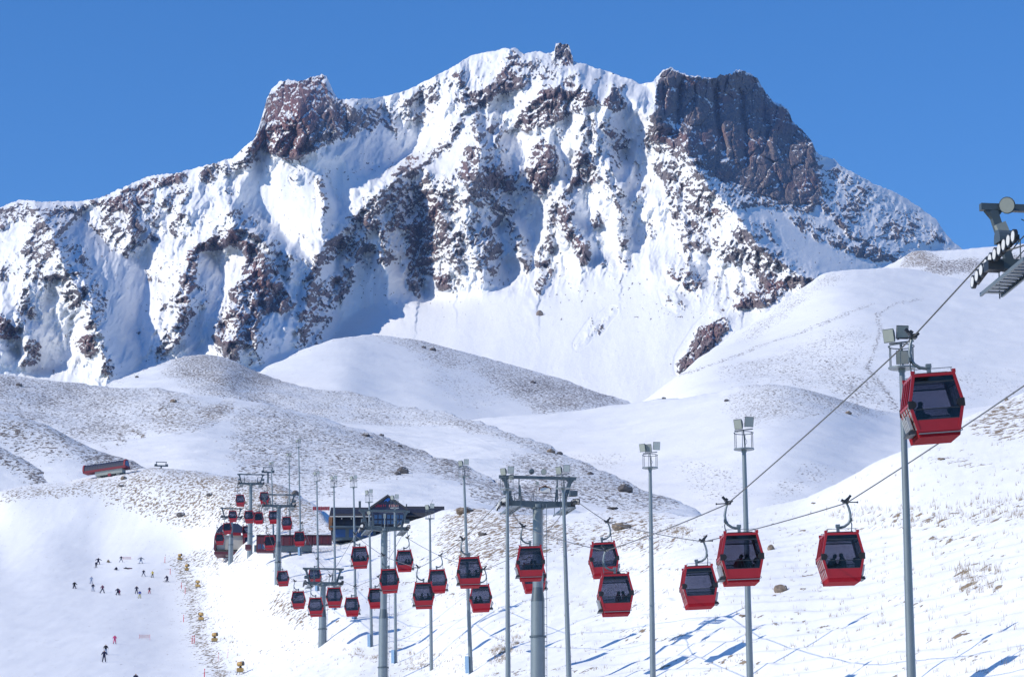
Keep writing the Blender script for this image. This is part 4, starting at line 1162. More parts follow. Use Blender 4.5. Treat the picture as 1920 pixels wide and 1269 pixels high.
def grip_of(c, side):
    cx, top, D = c
    k = F / D
    return at(cx - side * OFF * k, top - 1.47 * CS * k, D)

# tower saddles: (left rope px, right rope px, rope py, distance)
TOWERS = {'Z': (1850, 2163, 482, 89.5), 'A': (941, 1075, 935, 205), 'B': (677, 764, 984, 308), 'C': (571, 641, 1088, 372), 'D': (493, 553, 944, 482), 'E': (447, 494, 903, 590), 'F': (415, 453, 966, 616)}
LEFT_SEQ = ['Z', 0, 1, 2, 3, 'A', 4, 5, 6, 7, 'B', 8, 9, 'C', 10, 11, 12, 'D', 13, 14, 'E', 15, 16, 'F', 17]
RIGHT_SEQ = ['Z', 0, 1, 2, 3, 'A', 4, 5, 6, 7, 'B', 8, 9, 'C', 10, 11, 12, 'D', 13, 14, 'E', 15, 16, 'F', 17, 18]
def rope_points(seq, cabs, side):
    pts = []
    for s in seq:
        if isinstance(s, str):
            l, r, py, D = TOWERS[s]
            pts.append(at(l if side > 0 else r, py, D))
        else:
            pts.append(grip_of(cabs[s], side))
    return pts
ROPE_L = rope_points(LEFT_SEQ, LEFT_CABS, 1)
ROPE_R_ = rope_points(RIGHT_SEQ, RIGHT_CABS, -1)

def rope_object(pts, label):
    full = []
    hd = (pts[0] - pts[1]); hd.z = 0; hd.normalize()
    first = pts[0] + hd * 22 + Vector((0, 0, -2.6))
    seq = [first] + pts
    for a, b in zip(seq[:-1], seq[1:]):
        n = 6
        L_ = (b - a).length
        for i in range(n):
            t = i / n
            p = a.lerp(b, t); p.z -= 0.0007 * L_ * L_ * t * (1 - t) * 0.5
            full.append(p)
    full.append(seq[-1])
    o = MB().tube(full, ROPE_R, 6).build('haul_rope', M['rope'])
    tag(o, label, 'rope', 'haul ropes of the gondola lift')
rope_object(ROPE_L, 'steel haul rope over the left arms of the lift towers')
rope_object(ROPE_R_, 'steel haul rope over the right arms of the lift towers')

PASS = {('L', 0): 'with one dark passenger, high beside a floodlight pole at the right', ('L', 1): 'with a passenger in a red jacket, overlapping a floodlight pole',
        ('R', 1): 'with two dark passengers, hanging alone above the right slope', ('L', 2): 'with two passengers, lowest of the near ones',
        ('R', 0): 'cut off by the right edge of the picture', ('R', 2): 'empty looking, just left of the red jacket passenger\'s cabin', ('R', 3): 'behind another cabin right of the big tower',
        ('L', 3): 'in front of the big tower mast', ('R', 4): 'mostly hidden behind the cabin at the big tower mast'}
cab_info = []
def place_cabins(cabs, side, key, pts_seq, rope):
    idx = {s: i for i, s in enumerate(pts_seq) if not isinstance(s, str)}
    rr = random.Random(5 if side > 0 else 6)
    for i, c in enumerate(cabs):
        if not used_proto[0]:
            o = cab_proto; used_proto[0] = True
        else:
            o = copy_tree(cab_proto)
        k = idx[i]
        d = rope[min(k + 1, len(rope) - 1)] - rope[max(k - 1, 0)]
        yaw = math.atan2(-d.x, d.y) * 0.25
        roll = math.radians(-3.0 + rr.uniform(-1.3, 1.3))
        if i == 0 and side > 0: roll = math.radians(-4.5)
        rot = Matrix.Rotation(yaw, 4, 'Z') @ Matrix.Rotation(roll, 4, 'Y') @ (Matrix.Rotation(math.pi, 4, 'Z') if side < 0 else Matrix.Identity(4))
        gp = rope[k]
        off = rot @ Vector((-OFF, 0, 3.80 * CS))
        o.location = gp - off
        o.rotation_euler = rot.to_euler()
        o.scale = (CS, CS, CS)
        where = PASS.get((key, i))
        if where is None:
            where = ('on the left' if side > 0 else 'on the right') + ' rope, ' + ORD[i] + ' along it'
        tag(o, 'red gondola cabin ' + where, 'gondola cabin', 'red gondola cabins hanging on the lift')
        cab_info.append((key, i, gp - off, rot))
place_cabins(LEFT_CABS, 1, 'L', LEFT_SEQ, ROPE_L)
place_cabins(RIGHT_CABS, -1, 'R', RIGHT_SEQ, ROPE_R_)

# ------------------------------------------------------------------ lift towers
def flood_round(parent, c, aim, r=0.3):
    aim = Vector(aim).normalized(); c = Vector(c)
    a = MB().tube([c - aim * 0.22, c - aim * 0.02, c], [0.10, r, r * 1.05], 16).build('round_floodlight', M['galv2'], parent)
    MB().disc(c + aim * 0.015, aim, r * 0.93, 0.03, 16).build('lens', M['lampglass'], a)
def flood_square(parent, c, aim, w=0.5, h=0.5):
    aim = Vector(aim).normalized(); c = Vector(c)
    q = aim.to_track_quat('-Y', 'Z').to_matrix()
    b = MB()
    vs_ = []
    for y, k in ((0.0, 1.0), (0.30, 0.45)):
        for x, z in ((-w / 2, -h / 2), (w / 2, -h / 2), (w / 2, h / 2), (-w / 2, h / 2)):
            vs_.append(q @ Vector((x * k, y, z * k)) + c)
    b.add(vs_, [(0, 1, 2, 3), (7, 6, 5, 4), (0, 4, 5, 1), (1, 5, 6, 2), (2, 6, 7, 3), (3, 7, 4, 0)])
    o = b.build('floodlight', M['galv2'], parent)
    MB().box(q @ Vector((0, -0.012, 0)) + c, (w * 0.9, 0.02, h * 0.9), q).build('lens', M['lampglass'], o)
    return o

def make_tower(label, base, head, yaw, scale=1.0, gauge=5.1, train=0.0, detail=2, arc=0.045, drop=0.0):
    """Lift tower: stepped mast, cross arm, two sheave trains with catwalks, lifting gantry on top."""
    root = empty('lift_tower', base, yaw)
    tag(root, label, 'lift tower', 'towers of the gondola lift')
    h = head.z - base.z
    g = gauge / 2
    top = h - 0.40
    s = scale
    m = MB()
    ns = 20
    z1 = min(0.32 * top, 4.4); z2 = max(z1 + 1.0, 0.50 * top)
    m.tube([(0, 0, -2.0), (0, 0, z1)], [0.54 * s, 0.52 * s], ns)
    m.tube([(0, 0, z1 + 0.1), (0, 0, z2)], [0.50 * s, 0.49 * s], ns)
    m.build('lower_mast', M['galv'], root)
    MB().disc((0, 0, z1 + 0.05), (0, 0, 1), 0.60 * s, 0.12, ns).build('flange', M['galv2'], root)
    MB().tube([(0, 0, z2), (0, 0, z2 + 1.0)], [0.495 * s, 0.37 * s], ns).build('mast_cone', M['galv2'], root)
    MB().tube([(0, 0, z2 + 1.0), (0, 0, top)], [0.365 * s, 0.345 * s], ns).build('upper_mast', M['galv'], root)
    if detail >= 1:
        ld = MB()
        zz = 0.5
        while zz < top - 0.3:
            ld.box((0.42 * s, -0.42 * s, zz), (0.26, 0.03, 0.03)); zz += 0.6
        ld.bar((0.30 * s, -0.43 * s, 0.3), (0.30 * s, -0.43 * s, top), 0.035).bar((0.56 * s, -0.43 * s, 0.3), (0.56 * s, -0.43 * s, top), 0.035)
        ld.build('ladder', M['galv'], root)
    # cross arm (deeper in the middle)
    za = h - 0.36
    arm = MB().prism([(-g * 0.93, za - 0.10), (-0.5, za - 0.30), (0.5, za - 0.30), (g * 0.93, za - 0.10), (g * 0.93, za + 0.18), (-g * 0.93, za + 0.18)], -0.26, 0.26)
    arm.disc((0, 0, za - 0.32), (0, 0, 1), 0.48 * s, 0.10, ns)
    arm.build('cross_arm', M['galv2'], root)
    zt = h + 1.42
    gan = MB().box((0, 0, zt + 0.10), (2 * g + 0.5, 0.24, 0.22))
    gan.build('gantry_beam', M['galv2'], root)
    for sx in (-1, 1):
        u = MB().bar((sx * (g - 0.65), 0, za + 0.1), (sx * (g - 0.15), 0, zt), 0.24, 0.26)
        u.prism([(sx * (g - 0.45), zt - 0.02), (sx * (g + 0.12), zt - 0.02), (sx * (g - 0.18), zt - 0.38)] if sx > 0 else [(sx * (g + 0.12), zt - 0.02), (sx * (g - 0.45), zt - 0.02), (sx * (g - 0.18), zt - 0.38)], -0.10, 0.10)
        u.build('gantry_leg', M['galv2'], root)
        if detail >= 1:
            p = MB().bar((sx * (g - 1.15), -0.25, za), (sx * (g - 1.15), -0.25, zt), 0.07).bar((sx * (g - 1.32), -0.25, za), (sx * (g - 1.18), -0.25, zt - 0.5), 0.12)
            p.build('ladder_post', M['galv2'], root)
        # sheave train
        beam = MB()
        ny = 10 if detail >= 1 else 6
        ys = [train + (k - (ny - 1) / 2) * 0.47 for k in range(ny)]
        zf = lambda y: -arc * y * y + drop * y
        for y0, y1 in zip(ys[:-1], ys[1:]):
            beam.bar((sx * (g - 0.12), y0, h - 0.24 + zf(y0)), (sx * (g - 0.12), y1, h - 0.24 + zf(y1)), 0.09, 0.16)
        beam.box((sx * (g - 0.10), train * 0.2, h - 0.40), (0.5, 0.5, 0.30))
        tr = beam.build('sheave_beam', M['dark'], root)
        for y in ys:
            w_ = MB().disc((sx * g, y, h - 0.22 + zf(y)), (1, 0, 0), 0.22, 0.10, 18)
            sh = w_.build('sheave', M['dark'], tr)
            if detail >= 2:
                MB().disc((sx * g, y, h - 0.22 + zf(y)), (1, 0, 0), 0.165, 0.12, 18).build('sheave_disc', M['white'], tr)
        # catwalk: frame and slats
        y0, y1 = min(ys) - 0.1, max(ys) + 0.1
        cw = MB()
        zc = lambda y: 0.35 * zf(y)
        for x in (g - 0.95, g - 0.25):
            cw.bar((sx * x, y0, h - 0.80 + zc(y0)), (sx * x, y1, h - 0.80 + zc(y1)), 0.07, 0.12)
        nsl = 12 if detail >= 1 else 4
        for k in range(nsl):
            y = y0 + (y1 - y0) * (k + 0.5) / nsl
            cw.box((sx * (g - 0.60), y, h - 0.76 + zc(y)), (0.66, (y1 - y0) / nsl * 0.66, 0.04))
        cw.build('catwalk', M['galv'], root)
        if detail >= 1:
            rl = MB()
            x = sx * (g - 0.88)
            for y in (y0, (y0 + y1) / 2, y1):
                rl.tube([(x, y, h - 0.7 + zf(y)), (x, y, h + 0.35 + zf(y))], 0.022, 6)
            rl.tube([(x, y0, h + 0.35 + zf(y0)), (x, (y0 + y1) / 2, h + 0.35 + zf((y0 + y1) / 2)), (x, y1, h + 0.35 + zf(y1))], 0.022, 6)
            rl.tube([(x, y0, h - 0.1 + zf(y0)), (x, (y0 + y1) / 2, h - 0.1 + zf((y0 + y1) / 2)), (x, y1, h - 0.1 + zf(y1))], 0.018, 6)
            rl.build('railing', M['galv2'], root)
            # rounded guard over the middle of the train
            cov = [(-0.30, 0)] + [(0.30 * math.cos(math.pi - k * math.pi / 6), 0.15 + 0.26 * math.sin(k * math.pi / 6)) for k in range(7)] + [(0.30, 0)]
            MB().prism([(p[0] + train * 0.25 - 1.0, h + 0.12 + p[1]) for p in cov], min(sx * (g - 0.42), sx * (g + 0.10)), max(sx * (g - 0.42), sx * (g + 0.10)), 'yz').build('sheave_guard', M['galv2'], root)
    if detail >= 1:
        # rails of the platform across the arm
        for x0, x1 in ((-1.25, -0.35), (0.35, 1.25)):
            rl = MB()
            rl.tube([(x0, -0.3, za + 0.2), (x0, -0.3, za + 0.75), (x1, -0.3, za + 0.75), (x1, -0.3, za + 0.2)], 0.022, 6)
            rl.tube([(x0, -0.3, za + 0.48), (x1, -0.3, za + 0.48)], 0.018, 6)
            rl.build('platform_rail', M['galv2'], root)
    return root

TW_BASE = {'Z': (2000, 1500), 'A': (1004, 1312), 'B': (722, 1330), 'C': (606, 1220), 'D': (523, 1104), 'E': (470, 1041), 'F': (434, 1046)}
TW_LABEL = {'Z': 'grey lift tower head with a row of sheaves at the right edge', 'A': 'tall stepped grey lift tower with wide cross arm near the centre',
            'B': 'grey lift tower standing in front of the dark lodge', 'C': 'short grey lift tower with a low head, left of the lodge tower',
            'D': 'grey lift tower rising over the maroon shed', 'E': 'grey lift tower with the highest head, right of the round station', 'F': 'slim grey lift tower directly in front of the round station'}
tower_roots = {}
for key, (l, r, py, D) in TOWERS.items():
    pl, pr = at(l, py, D), at(r, py, D)
    mid = (pl + pr) / 2
    gauge = (pr - pl).length
    bx, by = TW_BASE[key]
    gx_ = pix(mid)[0]
    # foot of the mast: ground below the head
    if key == 'Z':
        gz = ground(1900, 1480).z - 3
    else:
        col = ground(gx_, by)
        gz = at(gx_, by, D).z
    base = Vector((mid.x, mid.y, gz))
    i = LEFT_SEQ.index(key)
    d = ROPE_L[min(i + 1, len(ROPE_L) - 1)] - ROPE_L[max(i - 1, 0)]
    yaw = math.atan2(-d.x, d.y)
    near = {'Z': 2, 'A': 2, 'B': 2, 'C': 1, 'D': 1, 'E': 1, 'F': 0}[key]
    kw = dict(train=-0.4, arc=0.02, drop=-0.14) if key == 'Z' else {}
    t = make_tower(TW_LABEL[key], base, mid, yaw, 1.0, gauge, detail=near, **kw)
    tower_roots[key] = (t, mid.z - gz)
def tower_lights(key):
    t, h = tower_roots[key]; zt = h + 1.62
    if key == 'A':
        flood_round(t, (-0.45, -0.1, zt + 0.32), (0.2, 1, -0.1), 0.19); flood_round(t, (0.42, -0.15, zt + 0.32), (-0.2, -1, -0.2), 0.20)
        flood_round(t, (-1.95, -0.25, zt - 0.15), (-0.6, -1, -0.3), 0.20)
        MB().box((-0.05, -0.2, h + 1.1), (0.2, 0.03, 0.24)).box((-0.12, -0.2, h + 0.6), (0.02, 0.02, 1.2)).build('number_plate', M['greypaint'], t)
    if key == 'B':
        flood_round(t, (-1.7, -0.3, h + 1.25), (-0.6, -1, -0.3), 0.22)
        MB().box((0, -0.3, h + 0.95), (0.24, 0.04, 0.5)).box((-0.0, -0.3, h + 0.3), (0.10, 0.04, 1.3)).build('number_plate', M['greypaint'], t)
    if key == 'Z':
        flood_round(t, (-2.12, -0.35, zt - 0.10), (-0.75, -1, -0.35), 0.26)
        q = Matrix.Rotation(math.radians(-16), 3, 'Y')
        MB().box((-2.28, -0.30, h + 0.72), (0.34, 0.22, 0.46), Matrix.Rotation(math.radians(-22), 3, 'Y')).build('loudspeaker_box', M['greypaint'], t)
        MB().tube([(-1.4, -0.3, h - 0.1), (-1.30, -0.3, h + 0.8), (-1.18, -0.3, zt - 0.2)], 0.05, 8).tube([(-1.62, -0.2, zt - 0.5), (-1.5, -0.35, zt - 0.62), (-1.42, -0.2, zt - 0.45)], 0.018, 6).build('cable_conduit', M['dark'], t)
for k in 'ABZ': tower_lights(k)

def far_tower(label, px, base_py, arm_py, beam_py, width_px, D, lean=0.0):
    b = at(px, base_py, D); hd = at(px, arm_py, D)
    s = width_px / F * D; h = hd.z - b.z; hb = at(px, beam_py, D).z - b.z
    root = empty('lift_tower', b, 0.15)
    tag(root, label, 'lift tower', 'towers of other lifts far behind')
    MB().tube([(0, 0, -1), (0, 0, h)], [0.3, 0.22], 10).build('mast', M['galv2'], root)
    MB().box((0, 0, h), (s, 0.5, 0.35)).box((-s * 0.42, 0, h + 0.2), (0.5, 1.8, 0.4)).box((s * 0.42, 0, h + 0.2), (0.5, 1.8, 0.4)).build('cross_arm', M['galv2'], root)
    MB().box((0, 0, hb), (s * 0.8, 0.2, 0.2)).bar((-s * 0.3, 0, h), (-s * 0.36, 0, hb), 0.2).bar((s * 0.3, 0, h), (s * 0.36, 0, hb), 0.2).build('gantry_beam', M['galv2'], root)
far_tower('small far lift tower peeping over the brown hill above the cabins', 502, 915, 885, 876, 24, 745)
far_tower('small far lift tower on the crest right of the red station', 302, 886, 873, 866, 26, 800)

# ------------------------------------------------------------------ floodlight poles
def lamp_pole(label, top_px, plat_py, base_px, base_py, lamps, D=None, cabinet=False, seed=0):
    b = ground(base_px, base_py)
    if base_py > 1290 or D:
        D = D or b.y
        b = at(base_px, base_py, D)
    hz = at(top_px, plat_py, b.y)
    h = hz.z - b.z
    root = empty('floodlight_pole', b)
    lean = math.atan2(hz.x - b.x, h)
    root.rotation_euler = (0, lean, 0)
    tag(root, label, 'floodlight pole', 'tall floodlight poles along the lift')
    k = 1.0
    MB().tube([(0, 0, -1.5), (0, 0, h * 0.45), (0, 0, h)], [0.20, 0.155, 0.10], 12).build('pole', M['galv'], root)
    MB().disc((0, 0, h), (0, 0, 1), 0.50, 0.05, 20).tube([(0, 0, h - 0.15), (0, 0, h)], 0.13, 10).build('platform', M['galv'], root)
    cg = MB()
    n = 24
    ring = [(0.47 * math.cos(2 * math.pi * i / n), 0.47 * math.sin(2 * math.pi * i / n), h + 0.80) for i in range(n + 1)]
    cg.tube(ring, 0.02, 6, cap=False)
    for i in range(6):
        a = 2 * math.pi * i / 6 + 0.3
        cg.tube([(0.47 * math.cos(a), 0.47 * math.sin(a), h), (0.47 * math.cos(a), 0.47 * math.sin(a), h + 0.8)], 0.018, 6)
    cg.build('cage', M['galv2'], root)
    br = MB().tube([(0.05, 0, h), (0.0, 0, h + 0.95)], 0.03, 8).bar((-0.45, -0.1, h + 0.88), (0.45, -0.1, h + 0.98), 0.05)
    br.tube([(0.0, -0.05, h + 0.7), (0.15, -0.1, h + 0.35), (0.02, -0.05, h + 0.1)], 0.012, 6)
    br.build('lamp_bracket', M['galv2'], root)
    for x, z, ax in lamps:
        flood_square(root, (x, -0.25, h + z), (ax, -1.0, -0.28), 0.46, 0.50)
    if cabinet:
        MB().box((-0.32, -0.25, 0.75), (0.34, 0.3, 1.5)).build('cabinet', M['blue_box'], root)
    return root
L2 = [(-0.28, 1.18, -0.75), (0.26, 1.30, 0.25)]
L3 = [(-0.48, 1.22, -0.85), (-0.12, 1.20, -0.35), (0.40, 1.34, 0.25)]
POLES = [(1691, 690, 1716, 1500, [(-0.48, 1.15, -0.75), (0.02, 1.28, 0.15), (0.0, 0.35, -0.1)], 104, False, 'thickest, at the right edge behind the highest cabin'),
         (1395, 842, 1411, 1440, L2, 139, False, 'second from the right, behind the red jacket passenger\'s cabin'),
         (1219, 877, 1225, 1325, L3, 178, False, 'third from the right, standing clear of all cabins'),
         (1056, 915, 1069, 1340, L2, 193, False, 'just right of the big central tower mast'),
         (951, 917, 953, 1340, L2, 198, False, 'just left of the big central tower mast'),
         (870, 893, 883, 1262, L2, None, True, 'with pale blue cabinet at its foot, left of central tower'),
         (806, 972, 809, 1255, L2, None, False, 'in front of the right end of the dark lodge'),
         (740, 952, 742, 1243, L2, None, True, 'directly right of the lodge tower mast'),
         (692, 941, 697, 1212, L2, None, True, 'directly left of the lodge tower mast'),
         (663, 913, 667, 1160, L2, None, True, 'over the left part of the lodge roof'),
         (626, 912, 629, 1142, L2, None, True, 'at the left end of the lodge roof'),
         (594, 902, 597, 1108, L2, None, True, 'between the maroon shed and the lodge'),
         (560, 838, 564, 1041, L2, None, True, 'reaching highest against the grey hillside'),
         (542, 864, 544, 1041, L2, None, False, 'second highest against the grey hillside'),
         (509, 880, 514, 1046, L2, None, False, 'leftmost of all, behind the red cabins')]
for i, (tx, ty, bx, by, lm, D, cb, lab) in enumerate(POLES):
    lamp_pole('tall grey floodlight pole ' + lab, tx, ty, bx, by, lm, D, cb, i)

# ------------------------------------------------------------------ people
def skin_mesh(name, joints, edges, radii, root=0, levels=1):
    me = bpy.data.meshes.new(name)
    me.from_pydata([tuple(j) for j in joints], edges, [])
    o = bpy.data.objects.new(name, me); scene.collection.objects.link(o)
    sk = o.modifiers.new('skin', 'SKIN')
    for i, r in enumerate(radii):
        me.skin_vertices[0].data[i].radius = r if isinstance(r, tuple) else (r, r)
        me.skin_vertices[0].data[i].use_root = (i == root)
    ss = o.modifiers.new('sub', 'SUBSURF'); ss.levels = levels; ss.render_levels = levels
    dg = bpy.context.evaluated_depsgraph_get(); dg.update()
    out = bpy.data.meshes.new_from_object(o.evaluated_get(dg))
    bpy.data.objects.remove(o)
    for p in out.polygons: p.use_smooth = True
    return out

def person_mesh(name, pose):
    """pose: dict of joint positions; one continuous figure, 1.75 m standing."""
    P = pose
    names = ['pelvis', 'waist', 'chest', 'neck', 'head', 'crown',
             'lsh', 'lel', 'lwr', 'lha', 'rsh', 'rel', 'rwr', 'rha',
             'lhip', 'lkn', 'lan', 'lto', 'rhip', 'rkn', 'ran', 'rto']
    J = [Vector(P[n]) for n in names]
    E = [(0, 1), (1, 2), (2, 3), (3, 4), (4, 5), (2, 6), (6, 7), (7, 8), (8, 9), (2, 10), (10, 11), (11, 12), (12, 13),
         (0, 14), (14, 15), (15, 16), (16, 17), (0, 18), (18, 19), (19, 20), (20, 21)]
    R = [(0.19, 0.16), (0.20, 0.165), (0.215, 0.17), 0.08, 0.12, 0.095, 0.11, 0.085, 0.065, 0.055, 0.11, 0.085, 0.065, 0.055,
         0.135, 0.105, 0.085, 0.075, 0.135, 0.105, 0.085, 0.075]
    return skin_mesh(name, J, E, R)

def standing(lean=0.0, spread=0.16, knee=0.12, arms=0.25, turn=0.0, poles=True, crouch=0.0):
    c = crouch
    hip = 0.92 - 0.35 * c
    fx = math.sin(lean)
    def q(x, y, z): return (x, y, z)
    d = dict(pelvis=q(0, 0, hip), waist=q(0, -0.03 - 0.10 * c + 0.10 * fx, hip + 0.20), chest=q(0, -0.08 * (1 + 2 * c) + 0.24 * fx, hip + 0.42 - 0.06 * c), neck=q(0, -0.10 * (1 + 2 * c) + 0.33 * fx, hip + 0.58 - 0.1 * c),
             head=q(0, -0.14 * (1 + 2 * c) + 0.38 * fx, hip + 0.70 - 0.12 * c), crown=q(0, -0.14 * (1 + 2 * c) + 0.40 * fx, hip + 0.79 - 0.13 * c),
             lsh=q(-0.20, -0.08 - 0.15 * c + 0.28 * fx, hip + 0.50 - 0.08 * c), rsh=q(0.20, -0.08 - 0.15 * c + 0.28 * fx, hip + 0.50 - 0.08 * c))
    for s, n in ((-1, 'l'), (1, 'r')):
        d[n + 'el'] = (s * (0.24 + arms * 0.35), -0.10 - 0.15 * c, hip + 0.25)
        d[n + 'wr'] = (s * (0.24 + arms * 0.55), -0.32 - 0.15 * c, hip + 0.16)
        d[n + 'ha'] = (s * (0.24 + arms * 0.58), -0.40 - 0.15 * c, hip + 0.15)
        d[n + 'hip'] = (s * 0.10, 0, hip - 0.06)
        d[n + 'kn'] = (s * (0.08 + spread * 0.5), -knee - 0.20 * c, hip * 0.52)
        d[n + 'an'] = (s * (0.07 + spread), 0.0, 0.10)
        d[n + 'to'] = (s * (0.07 + spread), -0.18, 0.06)
    return d
def seated_ground():
    d = dict(pelvis=(0, 0, 0.16), waist=(0, 0.08, 0.34), chest=(0, 0.06, 0.56), neck=(0, 0.02, 0.70), head=(0, -0.02, 0.82), crown=(0, -0.02, 0.91), lsh=(-0.2, 0.05, 0.62), rsh=(0.2, 0.05, 0.62))
    for s, n in ((-1, 'l'), (1, 'r')):
        d[n + 'el'] = (s * 0.32, 0.0, 0.42); d[n + 'wr'] = (s * 0.22, -0.25, 0.42); d[n + 'ha'] = (s * 0.18, -0.33, 0.42)
        d[n + 'hip'] = (s * 0.12, -0.02, 0.14); d[n + 'kn'] = (s * 0.30, -0.40, 0.42); d[n + 'an'] = (s * 0.35, -0.70, 0.10); d[n + 'to'] = (s * 0.37, -0.85, 0.10)
    return d
def lying():
    d = dict(pelvis=(0, 0, 0.14), waist=(0.22, 0, 0.15), chest=(0.46, 0.0, 0.17), neck=(0.64, 0, 0.18), head=(0.78, 0, 0.20), crown=(0.88, 0, 0.21), lsh=(0.55, -0.19, 0.16), rsh=(0.55, 0.19, 0.20))
    for s, n in ((-1, 'l'), (1, 'r')):
        d[n + 'el'] = (0.40, s * 0.42, 0.12); d[n + 'wr'] = (0.58, s * 0.58, 0.08); d[n + 'ha'] = (0.66, s * 0.62, 0.08)
        d[n + 'hip'] = (-0.05, s * 0.1, 0.13); d[n + 'kn'] = (-0.45, s * 0.16, 0.16 + (0.22 if s > 0 else 0)); d[n + 'an'] = (-0.82, s * 0.2, 0.10); d[n + 'to'] = (-0.92, s * 0.22, 0.18)
    return d
def riding(hunch=0.0):
    """Seated on a cabin bench, facing along +x."""
    d = dict(pelvis=(0, 0, 0.60), waist=(0.0, 0, 0.80), chest=(0.04 + hunch, 0, 1.00), neck=(0.08 + hunch * 1.3, 0, 1.15), head=(0.11 + hunch * 1.5, 0, 1.28), crown=(0.11 + hunch * 1.5, 0, 1.38),
             lsh=(0.05 + hunch, 0.20, 1.07), rsh=(0.05 + hunch, -0.20, 1.07))
    for s, n in ((1, 'l'), (-1, 'r')):
        d[n + 'el'] = (0.12 + hunch, s * 0.27, 0.82); d[n + 'wr'] = (0.34, s * 0.18, 0.78); d[n + 'ha'] = (0.42, s * 0.15, 0.78)
        d[n + 'hip'] = (0.05, s * 0.10, 0.60); d[n + 'kn'] = (0.46, s * 0.13, 0.60); d[n + 'an'] = (0.46, s * 0.13, 0.16); d[n + 'to'] = (0.62, s * 0.13, 0.11)
    return d

CLOTH = {}
def cloth(col):
    if col not in CLOTH:
        CLOTH[col] = simple_mat('cloth_%d' % len(CLOTH), col, 0.85, var=0.15, scale=8)
    return CLOTH[col]
SKIN = simple_mat('face_skin', (0.45, 0.27, 0.19), 0.6)

def dress(me, jacket, trousers, hat, face=None, zs=(0.92, 1.50), axis=2):
    """Jacket, trousers and hood of the one continuous figure as material areas."""
    me.materials.clear()
    for c in (jacket, trousers, hat): me.materials.append(cloth(c))
    me.materials.append(SKIN)
    for p in me.polygons:
        z = p.center[axis]
        if z > zs[1]:
            p.material_index = 3 if (face is not None and face(p.center, p.normal)) else 2
        elif z > zs[0]: p.material_index = 0
        else: p.material_index = 1

BASE = {'stand': (standing(), 2, (0.92, 1.52)), 'wide': (standing(spread=0.38, knee=0.05), 2, (0.92, 1.52)), 'crouch': (standing(crouch=0.5, spread=0.28, knee=0.25, arms=0.8), 2, (0.74, 1.30)),
        'bent': (standing(crouch=0.9, spread=0.18, knee=0.15, arms=0.3), 2, (0.60, 1.15)), 'sit': (seated_ground(), 2, (0.30, 0.74)), 'lie': (lying(), 0, (0.1, 0.7))}
BASE_ME = {k: person_mesh('person', v[0]) for k, v in BASE.items()}
NAVY = (0.012, 0.014, 0.05); BLACK = (0.012, 0.012, 0.018); GREY = (0.18, 0.20, 0.26); PURP = (0.09, 0.012, 0.06); PINK = (0.55, 0.03, 0.16); YEL = (0.50, 0.40, 0.08); BLUE = (0.03, 0.06, 0.30); TAN = (0.28, 0.22, 0.13); RED = (0.40, 0.02, 0.04); PALE = (0.30, 0.36, 0.50); KHAKI = (0.42, 0.38, 0.15)
def skier(px, py, hpx, pose, jacket, trousers, hat, label, gear='ski', rz=0.0):
    p = ground(px, py)
    real = BASE[pose][0]['crown'][2] + 0.09 if pose != 'lie' else 0.4
    full = {'stand': 1.80, 'wide': 1.80, 'crouch': 1.5, 'bent': 1.3, 'sit': 1.0, 'lie': 0.42}[pose]
    s = min(1.12, max(0.62, hpx / F * p.y / full))
    me = BASE_ME[pose].copy()
    dress(me, jacket, trousers, hat, lambda c, n: n.y < -0.6 if pose != 'lie' else False, BASE[pose][2], BASE[pose][1])
    o = link(bpy.data.objects.new('person', me))
    o.location = p; o.rotation_euler = (0, 0, rz); o.scale = (s, s, s)
    tag(o, label, 'person', 'people on the piste')
    if gear == 'ski':
        for sx in (-1, 1):
            x = BASE[pose][0]['lan'][0] * (-sx) if sx > 0 else BASE[pose][0]['lan'][0]
            MB().box((x, -0.10, 0.015), (0.09, 1.65, 0.03)).box((x, -0.98, 0.06), (0.085, 0.16, 0.025), Matrix.Rotation(math.radians(-30), 3, 'X')).build('ski', cloth((0.05, 0.05, 0.09)), o)
            hx, hy, hz_ = BASE[pose][0]['lha' if sx < 0 else 'rha']
            MB().tube([(hx, hy, hz_ + 0.06), (hx + sx * 0.06, hy + 0.25, 0.0)], 0.012, 6).build('ski_pole', M['dark'], o)
    elif gear == 'board':
        dx = 0.0
        y = -0.80 if pose == 'sit' else -0.06
        MB().box((dx, y, 0.02), (1.45, 0.27, 0.03)).build('snowboard', cloth((0.04, 0.03, 0.06)), o)
    return o
